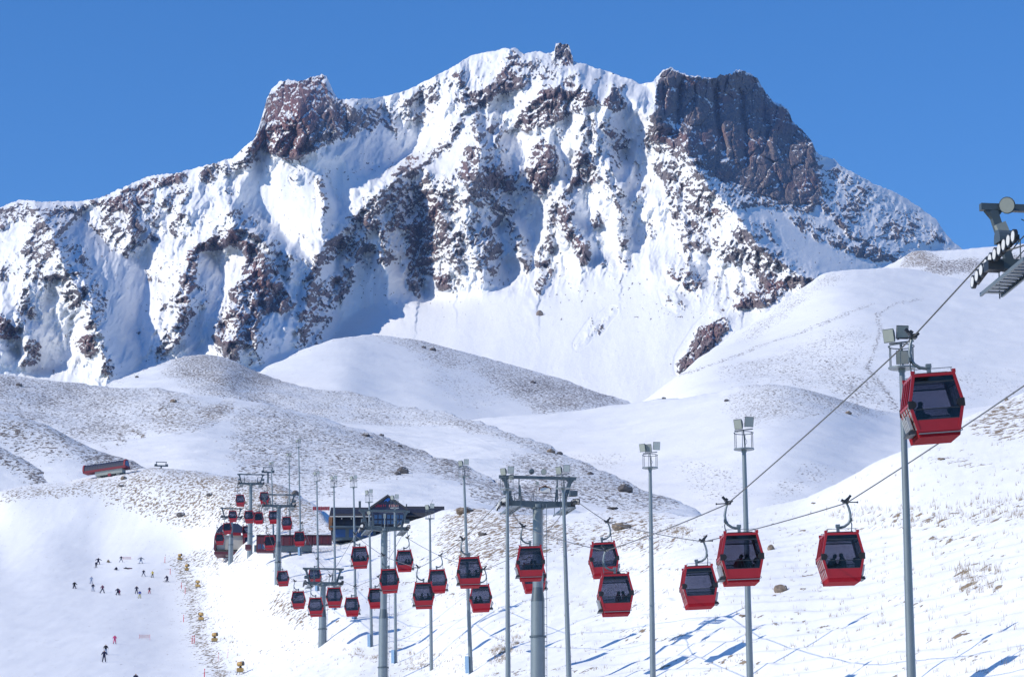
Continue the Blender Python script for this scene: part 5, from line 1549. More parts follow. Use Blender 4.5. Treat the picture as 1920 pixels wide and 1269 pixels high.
SK = [(184, 1057, 13, 'crouch', NAVY, NAVY, BLACK, 'person in navy on a snowboard, upper of the leftmost overlapping pair', 'board', 0.3),
      (180, 1063, 12, 'stand', NAVY, BLACK, BLACK, 'person in navy on a snowboard, lower of the leftmost overlapping pair', 'board', 0.5),
      (203, 1054, 7, 'sit', TAN, TAN, TAN, 'person in tan clothes sitting on the piste', 'board', 0.2),
      (227, 1054, 13, 'wide', NAVY, GREY, NAVY, 'person in navy jacket with legs apart beside the upper net', 'none', 0.1),
      (264, 1055, 13, 'crouch', GREY, PALE, GREY, 'person in grey riding a snowboard right of the upper net', 'board', 0.2),
      (218, 1067, 7, 'sit', NAVY, BLACK, NAVY, 'person in navy sitting with a snowboard below the upper net', 'board', 0.0),
      (240, 1067, 4, 'lie', PURP, BLACK, BLACK, 'person in dark purple lying on the snow', 'none', 0.2),
      (269, 1080, 13, 'wide', NAVY, GREY, BLACK, 'person in navy skiing left of the yellow jacket', 'ski', 0.2),
      (286, 1081, 13, 'stand', YEL, BLACK, YEL, 'person in a yellow jacket on the piste', 'ski', -0.2),
      (314, 1091, 14, 'bent', NAVY, NAVY, BLACK, 'person in navy leaning forward at the right edge of the piste', 'ski', -0.6),
      (139, 1103, 14, 'bent', BLACK, NAVY, GREY, 'person in black bending over ski poles, leftmost of all', 'ski', 0.4),
      (171, 1095, 15, 'stand', PALE, PALE, GREY, 'person in pale blue grey clothes', 'ski', 0.1),
      (174, 1109, 15, 'stand', NAVY, PALE, NAVY, 'person in navy jacket just below the pale blue figure', 'ski', 0.3),
      (192, 1111, 16, 'wide', PURP, NAVY, BLACK, 'person in a dark purple jacket, striding', 'ski', -0.1),
      (221, 1115, 15, 'bent', NAVY, NAVY, NAVY, 'person in navy bending over a small person in pink', 'ski', 0.0),
      (224, 1115, 10, 'stand', PINK, RED, PINK, 'small person in pink held by a person in navy', 'ski', 0.1),
      (256, 1112, 16, 'stand', NAVY, NAVY, BLACK, 'person in navy standing behind the blue and yellow skier', 'ski', 0.1),
      (262, 1120, 15, 'stand', BLUE, KHAKI, BLUE, 'person in blue jacket and yellow trousers', 'ski', -0.1),
      (280, 1113, 13, 'stand', NAVY, RED, NAVY, 'person in dark jacket and red trousers', 'ski', 0.1),
      (215, 1206, 17, 'stand', PINK, PINK, GREY, 'person all in bright pink standing alone', 'ski', 0.1),
      (198, 1227, 20, 'stand', BLACK, PALE, BLACK, 'person in a black hooded jacket behind a navy skier', 'ski', 0.2),
      (195, 1241, 23, 'stand', NAVY, NAVY, NAVY, 'person in navy, nearest whole figure on the piste', 'ski', 0.1),
      (254, 1287, 25, 'stand', NAVY, NAVY, NAVY, 'person in navy cut off by the bottom edge', 'ski', 0.2)]
for a in SK: skier(*a)

RIDE_ME = {0: person_mesh('person', riding()), 1: person_mesh('person', riding(0.12))}
RIDERS = [('L', 0, -0.55, -0.1, 0.0, BLACK, BLACK, 0, 'dark passenger sitting alone in the highest, largest cabin'),
          ('L', 1, -0.18, 0.1, 0.3, RED, BLACK, 1, 'passenger in a red jacket, left one of two in the cabin'), ('L', 1, 0.28, 0.2, 0.6, BLACK, BLACK, 0, 'small dark passenger beside the red jacket'),
          ('R', 1, -0.50, 0.2, 0.0, BLACK, BLACK, 1, 'left dark passenger in the cabin above the right slope'), ('R', 1, 0.12, -0.2, 2.8, BLACK, BLACK, 0, 'right dark passenger in the cabin above the right slope'),
          ('L', 2, 0.12, 0.2, 0.1, RED, BLACK, 0, 'left of two dark red passengers in the lowest near cabin'), ('L', 2, 0.58, 0.2, 3.1, RED, BLACK, 0, 'right of two dark red passengers in the lowest near cabin'),
          ('L', 3, -0.15, 0.2, 0.2, NAVY, NAVY, 1, 'left passenger in navy in the cabin at the tower mast'), ('L', 3, 0.45, 0.2, 3.0, BLUE, NAVY, 0, 'passenger in blue in the cabin at the tower mast'),
          ('L', 4, -0.1, 0.1, 0.2, BLACK, BLACK, 0, 'left dark passenger in the cabin left of the tower mast'), ('L', 4, 0.65, 0.1, 3.1, BLACK, BLACK, 0, 'right dark passenger in the cabin left of the tower mast'),
          ('R', 5, -0.5, 0.1, 0.1, BLACK, BLACK, 0, 'left passenger of two in the cabin on a pole left of the tower'), ('R', 5, 0.05, 0.1, 3.0, BLACK, BLACK, 0, 'middle passenger in the cabin on a pole left of the tower'),
          ('L', 5, -0.25, 0.1, 0.1, (0.25, 0.16, 0.06), BLACK, 0, 'passenger in an ochre jacket in a middle cabin'), ('L', 5, 0.5, 0.1, 3.1, BLACK, BLACK, 0, 'dark passenger across from the ochre jacket'),
          ('L', 7, -0.3, 0.1, 0.1, BLACK, BLACK, 0, 'left passenger in the cabin before the lodge'), ('L', 7, 0.45, 0.1, 3.1, BLACK, BLACK, 0, 'right passenger in the cabin before the lodge'),
          ('R', 7, 0.1, 0.1, 0.1, BLACK, BLACK, 0, 'left passenger in the cabin right of the lodge tower'), ('R', 7, 0.6, 0.1, 3.1, BLACK, BLACK, 0, 'right passenger in the cabin right of the lodge tower')]
info = {(k, i): (loc, rot) for k, i, loc, rot in cab_info}
for k, i, x, y, rz, jac, tr, hn, lab in RIDERS:
    loc, rot = info[(k, i)]
    me = RIDE_ME[hn].copy()
    dress(me, jac, tr, BLACK, None, (0.66, 1.14), 2)
    o = link(bpy.data.objects.new('person', me))
    side = rot if k == 'L' else rot @ Matrix.Rotation(math.pi, 4, 'Z')
    mw = Matrix.Translation(loc) @ side @ Matrix.Translation((x * CS, y * CS, 0.0)) @ Matrix.Rotation(rz, 4, 'Z')
    o.location = mw.to_translation(); o.rotation_euler = mw.to_euler(); o.scale = (CS, CS, CS)
    tag(o, lab, 'person', 'passengers in the gondola cabins')

# ------------------------------------------------------------------ snow guns, poles, nets
def make_gun():
    root = empty('snow_gun', (0, 0, 0))
    hull = []
    for z, w, d in ((0.42, 0.38, 0.28), (0.52, 0.48, 0.36), (0.85, 0.50, 0.38), (0.95, 0.44, 0.32)):
        hull.append([(-w, -d, z), (w, -d, z), (w, d, z), (-w, d, z)])
    m = MB()
    vs_ = [p for r_ in hull for p in r_]
    fs = [(3, 2, 1, 0), (12, 13, 14, 15)]
    for i in range(3):
        for k in range(4):
            fs.append((i * 4 + k, i * 4 + (k + 1) % 4, (i + 1) * 4 + (k + 1) % 4, (i + 1) * 4 + k))
    m.add(vs_, fs).build('chassis', M['yellow'], root)
    MB().box((0.05, 0, 1.15), (0.46, 0.36, 0.42), taper=0.35).build('swivel', M['black'], root)
    c = Vector((0.05, 0, 1.56)); ax = Vector((0.75, -0.45, 0.12)).normalized()
    b = MB().tube([c - ax * 0.5, c - ax * 0.42, c + ax * 0.2, c + ax * 0.34], [0.24, 0.33, 0.34, 0.30], 14).build('fan_barrel', M['yellow'], root)
    MB().tube([c + ax * 0.345, c + ax * 0.50], [0.33, 0.33], 14).build('nozzle_ring', M['black'], b)
    MB().box(c + Vector((0.0, -0.33, 0.1)), (0.2, 0.06, 0.2)).build('control_box', M['orange'], b)
    for x, y in ((-0.55, -0.35), (0.55, -0.35), (0.0, 0.5)):
        MB().tube([(x * 0.5, y * 0.5, 0.5), (x, y, 0.0)], 0.035, 6).box((x, y, 0.02), (0.2, 0.2, 0.04)).build('leg', M['dark'], root)
    MB().box((0, -0.1, 0.36), (1.5, 0.08, 0.08)).build('tow_bar', M['dark'], root)
    return root
gun0 = make_gun()
GUNS = [(337, 1053, 0.4, 'farthest, by the left end of the round station'), (350, 1072, 0.2, 'second farthest along the piste edge'), (371, 1103, 2.9, 'third farthest, turned left, beside a white snow heap'),
        (377, 1166, 3.0, 'third nearest, turned left'), (402, 1205, 0.3, 'second nearest, turned right'), (450, 1264, 0.2, 'nearest, at the bottom edge')]
for i, (px, py, rz, lab) in enumerate(GUNS):
    o = gun0 if i == 0 else copy_tree(gun0)
    p = ground(px, py)
    o.location = p; o.rotation_euler = (0, 0, rz)
    o.scale = (0.95,) * 3
    tag(o, 'yellow snow gun on black swivel, ' + lab, 'snow gun', 'snow guns along the piste edge')

MARK = [(309, 1054, 'alone at the upper end of the piste'), (319, 1076, 'with a red net scrap, second from the top'), (340, 1103, 'third from the top, by a snow gun'), (347, 1112, 'fourth from the top'),
        (344, 1166, 'left of the third nearest snow gun'), (360, 1206, 'bright red, left of the second nearest snow gun'), (364, 1206, 'thicker bright red, left of the second nearest snow gun'),
        (383, 1272, 'lowest, left of the nearest snow gun'), (427, 1234, 'thin, above the nearest snow gun'), (409, 1240, 'thin, left of the thin one above the nearest gun')]
for px, py, lab in MARK:
    p = ground(px, py)
    root = empty('marker_pole', p)
    tag(root, 'faded red piste marker pole, ' + lab, 'pole', 'red poles along the piste edge')
    hgt = 1.35
    r_ = 0.03 if 'thin' in lab else 0.07
    MB().tube([(0, 0, -0.2), (0.02, 0, hgt)], r_, 8).build('shaft', M['pink'], root)
    MB().tube([(0.014, 0, hgt * 0.72), (0.017, 0, hgt * 0.8)], r_ * 1.12, 8).build('band', M['white'], root)
for px, py, w, lab in ((238, 1050, 15, 'pale pink safety net stretched high on the piste'), (271, 1198, 20, 'pale pink safety net stretched low on the piste')):
    p = ground(px, py)
    root = empty('safety_net', p); tag(root, lab, 'net', 'pale nets on the piste')
    ww = w / F * p.y
    n = MB()
    for k in range(7): n.box((0, 0, 0.22 + k * 0.09), (ww, 0.015, 0.045))
    for k in range(15): n.box((-ww / 2 + ww * k / 14, 0, 0.49), (0.035, 0.02, 0.6))
    n.build('netting', M['net'], root)
    for sx in (-1, 1):
        MB().tube([(sx * ww / 2, 0, -0.2), (sx * ww / 2, 0, 0.85)], 0.025, 6).build('stake', M['pink'], root)

# ------------------------------------------------------------------ the lodge
def lodge():
    D = 556.0; s = D / F
    o = at(617, 1008, D)
    root = empty('lodge', o); tag(root, 'dark navy mountain lodge with slate roofs, gable and terrace', 'building')
    X = lambda px: (px - 617) * s
    Z = lambda py: (1008 - py) * s
    # walls
    MB().box(((X(618) + X(832)) / 2, 4.5, Z(980)), (X(832) - X(618) - 0.4, 7.6, Z(955) - Z(1010))).build('wall', M['navy'], root)
    def roof(x0, x1, eave, ridge, y0, y1, nm='roof', overhang=0.3):
        prof = [(y0, Z(eave)), (y1, Z(ridge)), (2 * y1 - y0, Z(eave)), (2 * y1 - y0, Z(eave) - 0.28), (y1, Z(ridge) - 0.28), (y0, Z(eave) - 0.28)]
        return MB().prism(prof, X(x0), X(x1), 'yz').build(nm, M['slate'], root)
    rl = roof(617, 702, 968, 944, -0.8, 4.5)
    rr = roof(757, 833, 966, 942, -0.8, 4.5)
    MB().box((X(660), -0.86, Z(968.6)), (X(702) - X(618), 0.1, 0.13)).build('fascia', M['white'], rl)
    for px in (641, 659): MB().box((X(px), -0.84, Z(972.5)), (0.16, 0.1, 0.16)).build('eave_lamp', M['white'], rl)
    MB().box((X(672), 4.5, Z(940)), (0.45, 0.45, 1.6)).build('chimney', M['galv2'], rl)
    MB().tube([(X(761), 4.2, Z(945)), (X(761), 4.2, Z(938))], 0.12, 8).build('flue', M['galv2'], rr)
    MB().tube([(X(804), 2.0, Z(950)), (X(812), 2.0, Z(932))], 0.03, 6).build('antenna', M['galv2'], rr)
    # front gable
    pk = (X(727.5), Z(928)); el = (X(692), Z(953)); er = (X(766), Z(955))
    th = 0.42
    for a, b in ((el, pk), (pk, er)):
        MB().prism([a, b, (b[0], b[1] - th), (a[0], a[1] - th)], -2.0, 5.0).build('gable_roof', M['slate'], root)
    gw = MB().prism([(X(697), Z(985)), (X(762), Z(985)), (X(762), Z(955)), (X(727.5), Z(932)), (X(697), Z(953.5))], -1.4, -0.9).build('gable_wall', M['navy'], root)
    # emblem: a swooping blue bird-like mark
    e = [(720, 941.5), (723, 937.5), (727, 934.5), (730, 933.5), (732, 936), (731, 939), (728, 939.5), (729.5, 942), (727, 941), (725, 939), (722.5, 940)]
    MB().prism([(X(a), Z(b)) for a, b in e], -1.50, -1.42).build('emblem', M['sign_blue'], gw)
    # the lettering is too blurred to read: strokes of the same size, count and colour
    def glyphs(x0, strokes, mat, h=4.4):
        x = x0
        for g in strokes:
            m = MB()
            for (a, b, c, d) in g:
                m.bar((X(x + a), -1.46, Z(951 - b)), (X(x + c), -1.46, Z(951 - d)), 0.085, 0.06)
            m.build('sign_letter', mat, gw)
            x += 3.35
    I = [(0.9, 0, 0.9, 4.2)]; U = [(0.2, 4.2, 0.2, 0.2), (0.2, 0.2, 2.2, 0.2), (2.2, 0.2, 2.2, 4.2)]; C_ = [(2.2, 4.0, 0.3, 4.0), (0.3, 4.0, 0.3, 0.2), (0.3, 0.2, 2.2, 0.2)]
    T_ = [(0.1, 4.0, 2.4, 4.0), (1.2, 4.0, 1.2, 0.0)]; Y_ = [(0.1, 4.2, 1.2, 2.2), (2.4, 4.2, 1.2, 2.2), (1.2, 2.2, 1.2, 0)]; O_ = U + [(0.2, 4.1, 2.2, 4.1)]
    glyphs(705.0, [C_, O_, U, I, T_, Y_], M['sign_red'])
    glyphs(730.5, [C_, I, O_, U, I, I], M['pinkish'])
    # central window wall, panes one by one
    for i in range(7):
        for j in range(2):
            f = MB().box((X(702 + 8 * i + 3.6), -1.45, Z(966 + 10 * j + 4.0)), (7.0 * s, 0.12, 8.4 * s)).build('window', M['navy'], gw)
            MB().box((X(702 + 8 * i + 3.6), -1.53, Z(966 + 10 * j + 4.0)), (6.0 * s, 0.05, 7.2 * s)).build('pane', M['win_blue'], f)
    for i in range(6):
        f = MB().box((X(628 + 11 * i), 0.68, Z(977)), (9.0 * s, 0.1, 10 * s)).build('window', M['dark'], root)
        MB().box((X(628 + 11 * i), 0.61, Z(977)), (7.6 * s, 0.05, 8.6 * s)).build('pane', M['navy'], f)
    for i in range(4):
        f = MB().box((X(772 + 13 * i), 0.68, Z(972)), (10 * s, 0.1, 6 * s)).build('window', M['dark'], root)
    # terrace, end wall, lower storey
    MB().box((X(668), -1.2, Z(990)), (X(716) - X(620), 3.6, 0.28)).build('terrace', M['galv2'], root)
    rb = MB()
    for i in range(14): rb.box((X(624 + 6.6 * i), -2.9, Z(986.5)), (0.05, 0.05, 0.75))
    rb.box((X(667), -2.9, Z(983)), (X(711) - X(623), 0.06, 0.06)).build('terrace_rail', M['dark'], root)
    MB().box((X(620.5), -0.6, Z(982)), (7 * s, 3.0, 22 * s)).build('wooden_end_wall', M['wood'], root)
    MB().box((X(664), 0.3, Z(1001)), (X(706) - X(624), 2.0, 22 * s)).build('basement_wall', M['galv2'], root)
    for a, b in ((628, 648), (655, 678), (682, 700)):
        MB().box((X((a + b) / 2), -0.76, Z(1000)), ((b - a) * s, 0.12, 15 * s)).build('shutter', M['blue_wall'], root)
lodge()

# ------------------------------------------------------------------ stations and sheds
def round_station():
    D = 628.0; s = D / F
    root = empty('lift_station', at(430, 1042, D)); tag(root, 'red and dark rounded gondola station on a grey concrete core', 'building')
    X = lambda px: (px - 430) * s
    Z = lambda py: (1042 - py) * s
    prof = [(400, 1030), (401, 1005), (404, 996), (411, 986), (418, 981), (428, 979.5), (440, 980), (449, 983), (455, 990), (458, 998), (459, 1018), (459, 1030)]
    inner = [(404, 1030), (405, 1006), (407, 999), (413, 991), (420, 986), (428, 984.5), (440, 985), (447, 988), (452, 994), (454, 1000), (455, 1018), (455, 1030)]
    MB().ring([(X(a), Z(b)) for a, b in prof], [(X(a), Z(b)) for a, b in inner], 0.0, 11.0).build('hood', M['maroon'], root)
    MB().prism([(X(a), Z(b)) for a, b in prof[2:10]], -0.12, -0.02).build('hood_front', M['navy'], root)
    MB().box((X(430), 5, Z(1017)), (X(455) - X(405), 8.5, Z(1002) - Z(1033))).build('concrete_core', M['concrete'], root)
    MB().box((X(440), 0.4, Z(998)), (X(451) - X(429), 0.4, 9 * s)).build('red_band', M['red'], root)
    MB().box((X(412), 0.4, Z(997)), (X(418) - X(406), 0.4, 8 * s)).build('red_band', M['red_dull'], root)
    MB().box((X(430), 3, Z(1036.5)), (X(459) - X(402), 7, 5 * s)).build('platform', M['maroon'], root)
    MB().box((X(425), 1.0, Z(1030)), (5 * s, 0.8, 24 * s)).build('pillar', M['concrete'], root)
    for i in range(6):
        a = prof[2 + i]; b = prof[3 + i]
        MB().box((X((a[0] + b[0]) / 2), 5.5, Z((a[1] + b[1]) / 2) + 0.12), (0.16, 11.0, 0.12)).build('roof_rib', M['dark'], root)
round_station()

M['sill'] = simple_mat('deep_red_sill', (0.17, 0.014, 0.03), 0.7, var=0.15)
def red_station():
    D = 797.0; s = D / F
    root = empty('lift_station', at(200, 887, D)); root.rotation_euler = (0, math.radians(-6.0), math.radians(-14))
    tag(root, 'long red chairlift station with dark ribbed glass roof on the left hill', 'building')
    Lx = 84 * s / math.cos(math.radians(14)) / 2
    w = 3.6
    # cross section (y, z): red sill, glass shell
    def shell(r0, r1): return [(r0 * math.cos(a) * w / 2, 1.15 + r0 * 1.9 * math.sin(a)) for a in [math.pi * k / 8 for k in range(9)]]
    MB().prism([(-w / 2, 0.55), (w / 2, 0.55), (w / 2, 1.15), (-w / 2, 1.15)], -Lx, Lx, 'yz').build('red_sill', M['sill'], root)
    sh = MB().prism(shell(0.97, 1), -Lx + 0.35, Lx - 0.5, 'yz').build('glass_roof', M['navy'], root)
    for k in range(16):
        x = -Lx + 0.5 + (2 * Lx - 1.2) * k / 15
        MB().prism(shell(1.0, 1), x - 0.045, x + 0.045, 'yz').build('roof_rib', M['dark'], sh)
    for x in (-Lx + 0.18, Lx - 0.35):
        MB().prism(shell(1.06, 1), x - 0.2, x + 0.2, 'yz').build('red_arch', M['red_dull'], root)
    MB().prism(shell(0.86, 1), Lx - 0.16, Lx - 0.10, 'yz').build('end_glass', M['win_blue'], root)
    MB().prism([(-1.3, -0.6), (1.3, -0.6), (1.5, 0.55), (-1.5, 0.55)], -Lx * 0.45, Lx * 0.8, 'yz').build('underframe', M['greypaint'], root)
    for x in (-Lx * 0.35, Lx * 0.55):
        MB().box((x, 0, -1.2), (1.0, 1.2, 2.2)).build('support', M['concrete'], root)
    MB().box((Lx * 0.2, -1.2, -0.75), (0.8, 0.5, 0.7)).build('red_machine_box', M['red_dull'], root)
red_station()

def maroon_shed():
    D = 540.0; s = D / F
    root = empty('maroon_shed', at(550, 1034, D)); tag(root, 'long low maroon shed left of the lodge', 'building')
    X = lambda px: (px - 550) * s
    Z = lambda py: (1034 - py) * s
    for i, (a, b, t, bt) in enumerate(((459, 469, 1020, 1029), (480, 512, 1004, 1034), (513, 548, 1004, 1022), (549, 585, 1003, 1021), (586, 621, 1002, 1019))):
        w_ = MB().box((X((a + b) / 2), 1.2, (Z(t) + Z(bt)) / 2), ((b - a) * s, 2.4, (bt - t) * s)).build('wall_panel', M['maroon'], root)
        if i:
            for k in range(3):
                MB().box((X(a + (b - a) * (k + 0.5) / 3), -0.03, (Z(t) + Z(bt)) / 2), (0.06, 0.06, (bt - t) * s * 0.9)).build('seam', M['red_dull'], w_)
    MB().box((X(550), 1.2, Z(1003) + 0.06), (X(621) - X(480), 2.8, 0.12)).build('roof', M['dark'], root)
    MB().box((X(530), 0.9, Z(1027)), (X(590) - X(482), 1.6, 12 * s)).build('base_wall', M['galv2'], root)
    for px in (486, 494, 502): MB().box((X(px), 0.05, Z(1024)), (6 * s, 0.12, 9 * s)).build('window', M['win_blue'], root)
maroon_shed()

def small_hut():
    p = on_sheet('stony_ridge', 1022, 922)
    s = p.y / F
    root = empty('hut', p); tag(root, 'tiny hut with dark gabled roof behind the central tower', 'building')
    w = 24 * s
    MB().box((0, 1.2, 0.7), (w * 0.8, 2.4, 1.4)).build('wall', M['white'], root)
    MB().prism([(-w / 2, 1.2), (0, 2.1), (w / 2, 1.2), (w / 2, 1.0), (0, 1.9), (-w / 2, 1.0)], -0.4, 3.0).build('roof', M['wood'], root)
small_hut()

def red_net_fence():
    root = None
    a = at(588, 957, 640.0)
    root = empty('safety_fence', a); tag(root, 'low red safety netting beside the lodge', 'fence')
    n = MB()
    for i in range(9): n.box((i * 0.42, 0, 0.5), (0.40, 0.03, 0.8))
    n.build('netting', M['red_dull'], root)
    for i in range(5): MB().tube([(i * 0.85, -0.05, -0.3), (i * 0.85, -0.05, 1.1)], 0.03, 6).build('stake', M['pink'], root)
red_net_fence()

# ------------------------------------------------------------------ boulders
def boulder_mesh(seed, squash=0.75):
    bm = bmesh.new()
    bmesh.ops.create_icosphere(bm, subdivisions=3, radius=1.0)
    r = random.Random(seed)
    ox, oy = r.uniform(0, 50), r.uniform(0, 50)
    # chop with a few planes for facets, then roughen
    pl = []
    for _ in range(9):
        n = Vector((r.uniform(-1, 1), r.uniform(-1, 1), r.uniform(-0.5, 1))).normalized()
        pl.append((n, r.uniform(0.62, 0.9)))
    for v in bm.verts:
        p = v.co.copy()
        for n, d in pl:
            k = p.dot(n)
            if k > d: p -= n * (k - d)
        q = 0.07 * float(perlin(p.x * 3 + ox, p.y * 3 + p.z * 2 + oy)) + 0.04 * float(perlin(p.x * 8 + oy, p.y * 8 - p.z * 7 + ox))
        v.co = p * (1 + q)
        v.co.z = v.co.z * squash
    me = bpy.data.meshes.new('boulder'); bm.to_mesh(me); bm.free()
    return me
BM = [boulder_mesh(i, sq) for i, sq in enumerate((0.7, 0.55, 0.85, 0.6))]
def boulder(px, py, w, label, sheet_='ground', mat='stone', k=0, tall=1.0, rz=0.0):
    p = ground(px, py) if sheet_ == 'ground' else on_sheet(sheet_, px, py)
    me = BM[k].copy(); me.materials.clear(); me.materials.append(M[mat])
    o = link(bpy.data.objects.new('boulder', me))
    s = 0.5 * w / F * p.y * 1.15
    o.location = p + Vector((0, 0, 0.25 * s)); o.scale = (s, s, s * tall); o.rotation_euler = (0, 0, rz)
    tag(o, label, 'boulder', 'single boulders on the snow')
for a in ((1465, 1110, 26, 'round brown boulder below the two right hand cabins', 'ground', 'stone', 0, 1.0, 0.3),
          (1446, 1030, 13, 'small tilted stone above the brown boulder on the right slope', 'ground', 'stone', 2, 1.3, 0.8),
          (1394, 1155, 16, 'flat tan stone beside the second floodlight pole', 'ground', 'stone', 1, 0.5, 0.1),
          (1526, 943, 10, 'little pale stone on the right slope under the rope', 'ground', 'stone', 1, 0.5, 0.4),
          (1172, 922, 25, 'dark squarish boulder left of the clear floodlight pole', 'stony_ridge', 'darkstone', 2, 1.0, 0.1),
          (1165, 993, 36, 'long tan stone block behind the cabins right of the tower', 'ground', 'stone', 3, 0.8, 0.2),
          (1150, 953, 22, 'flat dark slab above the tan stone block', 'ground', 'darkstone', 1, 0.4, 0.3),
          (755, 888, 20, 'large dark boulder alone on the slope above the lodge', 'left_hill', 'darkstone', 2, 1.1, 0.0),
          (746, 889, 12, 'smaller dark boulder leaning at the large one above the lodge', 'left_hill', 'darkstone', 0, 0.9, 0.5),
          (869, 962, 34, 'brown rock outcrop just right of the lodge', 'ground', 'stone', 3, 0.7, 0.6),
          (340, 968, 17, 'dark boulder on the upper piste, left of the round station', 'ground', 'darkstone', 0, 0.8, 0.2),
          (232, 899, 11, 'grey boulder on the crest below the red station', 'ground', 'stone', 2, 1.0, 0.4),
          (228, 911, 13, 'flat grey boulder under the one below the red station', 'ground', 'darkstone', 1, 0.6, 0.2),
          (326, 753, 13, 'brown boulder alone on the white top of the left hill', 'left_hill', 'stone', 0, 0.9, 0.1),
          (36, 724, 12, 'dark boulder at the far left of the left hill', 'left_hill', 'darkstone', 0, 0.9, 0.3),
          (257, 708, 7, 'small dark stone on the white flank of the small peak', 'stony_ridge', 'darkstone', 0, 1.0, 0.3),
          (687, 818, 16, 'dark flat boulder high on the left hill\'s right flank', 'left_hill', 'darkstone', 1, 0.8, 0.2),
          (716, 814, 9, 'small dark stone right of the flat boulder on that flank', 'left_hill', 'darkstone', 0, 0.8, 0.2),
          (750, 837, 8, 'small dark stone lower on that same flank', 'left_hill', 'darkstone', 0, 0.8, 0.6),
          (1033, 847, 14, 'grey boulder on the ridge crest above the central tower', 'stony_ridge', 'stone', 2, 0.8, 0.2),
          (1050, 851, 11, 'grey boulder right beside the crest boulder', 'stony_ridge', 'darkstone', 0, 0.8, 0.9),
          (1107, 890, 12, 'dark boulder on the stony slope right of the tower', 'stony_ridge', 'darkstone', 0, 0.9, 0.9),
          (1245, 744, 8, 'dark stone at the foot of the right ski slope', 'valley_snow', 'darkstone', 0, 0.7, 0.2),
          (1363, 754, 10, 'grey stone on the rounded shoulder', 'valley_snow', 'darkstone', 0, 0.8, 0.5),
          (1591, 775, 11, 'grey stone below the stony crest of the shoulder', 'valley_snow', 'stone', 2, 0.8, 0.2),
          (795, 653, 9, 'dark stone near the crest of the middle hill', 'middle_hill', 'darkstone', 0, 0.9, 0.2),
          (812, 658, 12, 'larger dark stone near the crest of the middle hill', 'middle_hill', 'darkstone', 2, 0.7, 0.9),
          (1000, 718, 10, 'dark stone on the grey flank of the middle hill', 'middle_hill', 'darkstone', 0, 0.8, 0.2),
          (906, 1003, 18, 'dark rock among grass left of the central tower', 'ground', 'darkstone', 1, 0.8, 0.2),
          (554, 928, 12, 'black rock on the brown knoll above the cabins', 'ground', 'darkstone', 2, 1.2, 0.2),
          (393, 930, 12, 'grey rock on the brown hillside left of the cabins', 'ground', 'darkstone', 0, 0.8, 0.2),
          (1766, 862, 14, 'tan stone row end on the right slope under the highest cabin', 'ground', 'stone', 1, 0.6, 0.2),
          (1887, 742, 7, 'small upright tan stone on the skyline at the right edge', 'ground', 'stone', 2, 1.4, 0.2)):
    boulder(*a)
# rock standing alone on the snow face of the mountain
def face_rock(px, py, w, label, tall=1.0, k=2):
    D = float(bil(MD, np.array([float(px)]), np.array([float(py)]))[0]) - 6
    p = at(px, py, D); s = 0.5 * w / F * D
    me = BM[k].copy(); me.materials.clear(); me.materials.append(M['stone'])
    o = link(bpy.data.objects.new('boulder', me)); o.location = p; o.scale = (s, s, s * tall)
    tag(o, label, 'boulder', 'rocks on the mountain face')
face_rock(1012, 590, 14, 'brown rock tooth alone on the snow face of the mountain', 1.5)
face_rock(796, 551, 8, 'small brown rock at the edge of the big shadow', 1.2, 0)
face_rock(305, 504, 11, 'brown rock alone in the left snow gully', 1.2, 2)

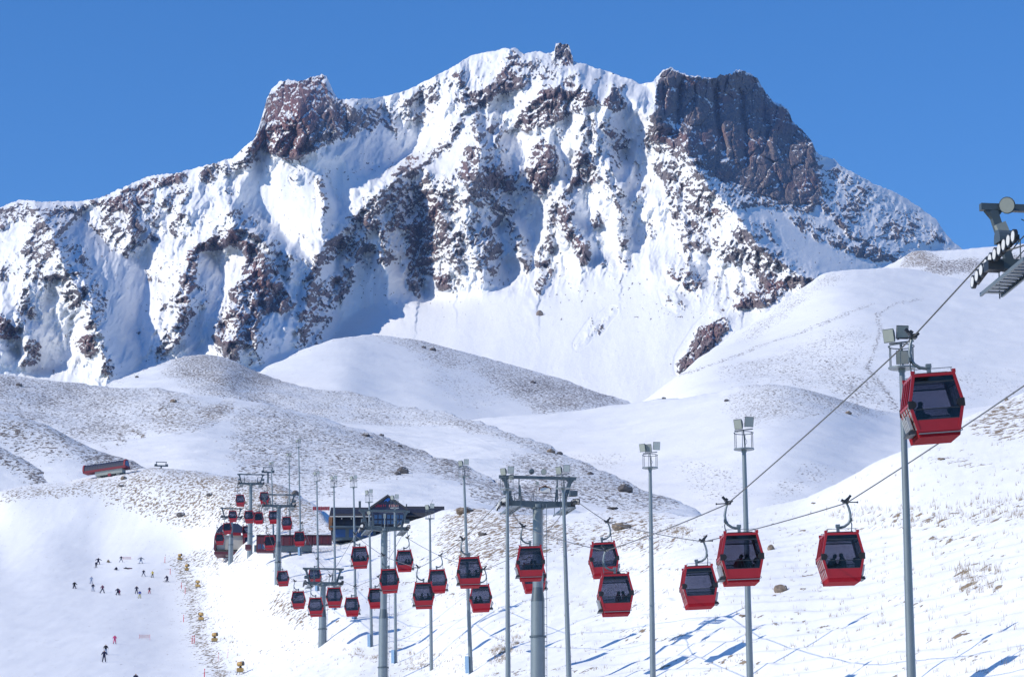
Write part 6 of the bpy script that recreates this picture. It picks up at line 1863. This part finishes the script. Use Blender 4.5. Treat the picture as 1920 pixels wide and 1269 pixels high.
# ------------------------------------------------------------------ withered grass
def grass():
    r = np.random.default_rng(5)
    vs_ = []; fs = []
    areas = [([(1020, 960), (1300, 965), (1440, 955), (1920, 780), (1920, 1269), (1030, 1269)], 800, 0.30), ([(420, 1060), (1000, 1060), (1000, 1269), (470, 1269)], 600, 0.28),
             ([(1500, 960), (1750, 940), (1920, 925), (1920, 975), (1700, 995)], 260, 0.45), ([(1150, 990), (1300, 985), (1300, 1015), (1150, 1035)], 220, 0.35),
             ([(330, 1040), (400, 1040), (470, 1269), (400, 1269), (350, 1150)], 420, 0.35), ([(1780, 1060), (1880, 1055), (1880, 1115), (1800, 1115)], 120, 0.4),
             ([(640, 1215), (760, 1215), (900, 1230), (880, 1262), (660, 1250)], 200, 0.35), ([(930, 1195), (985, 1190), (940, 1245), (915, 1250)], 150, 0.4)]
    for poly, n, hh in areas:
        x0 = min(p[0] for p in poly); x1 = max(p[0] for p in poly); y0 = min(p[1] for p in poly); y1 = max(p[1] for p in poly)
        c = 0
        tries = 0
        while c < n and tries < n * 8:
            tries += 1
            px, py = r.uniform(x0, x1), r.uniform(y0, y1)
            if not inpoly(np.array([px]), np.array([py]), poly)[0]: continue
            cl = float(fbm(np.array([px / 60]), np.array([py / 14 + px / 300]), 3, 88)[0])
            if r.uniform() > 0.12 + 1.6 * max(0, cl): continue
            p = ground(px, py)
            c += 1
            for b in range(int(r.integers(2, 6))):
                a = r.uniform(0, 6.28); l = hh * r.uniform(0.4, 1.3); t = r.uniform(0.05, 0.45) * l
                ox, oy = r.uniform(-0.12, 0.12), r.uniform(-0.12, 0.12)
                wd = 0.006 + 0.00003 * p.y
                i = len(vs_)
                vs_ += [(p.x + ox - wd, p.y + oy, p.z - 0.04), (p.x + ox + wd, p.y + oy, p.z - 0.04), (p.x + ox + t * math.cos(a), p.y + oy + t * math.sin(a), p.z + l)]
                fs.append((i, i + 1, i + 2))
    me = bpy.data.meshes.new('grass_tufts'); me.from_pydata(vs_, [], fs); me.materials.append(M['grass'])
    o = link(bpy.data.objects.new('grass_tufts', me)); tag(o, 'withered grass stalks sticking out of the snow', 'grass', kind='stuff')
grass()

# ------------------------------------------------------------------ thin mountain air
def haze():
    m = bpy.data.materials.new('thin_blue_air'); m.use_nodes = True
    n = m.node_tree; n.nodes.clear()
    out = n.nodes.new('ShaderNodeOutputMaterial')
    v = n.nodes.new('ShaderNodeVolumePrincipled')
    v.inputs['Color'].default_value = (0.30, 0.50, 1.0, 1)
    v.inputs['Density'].default_value = HAZE
    v.inputs['Anisotropy'].default_value = 0.0
    n.links.new(v.outputs[0], out.inputs['Volume'])
    o = MB().box((0, 3400, 690), (9000, 9000, 2200)).build('haze', m)
    tag(o, 'thin blue mountain air between the camera and the peaks', 'haze', kind='stuff')
HAZE = 3.0e-5
haze()
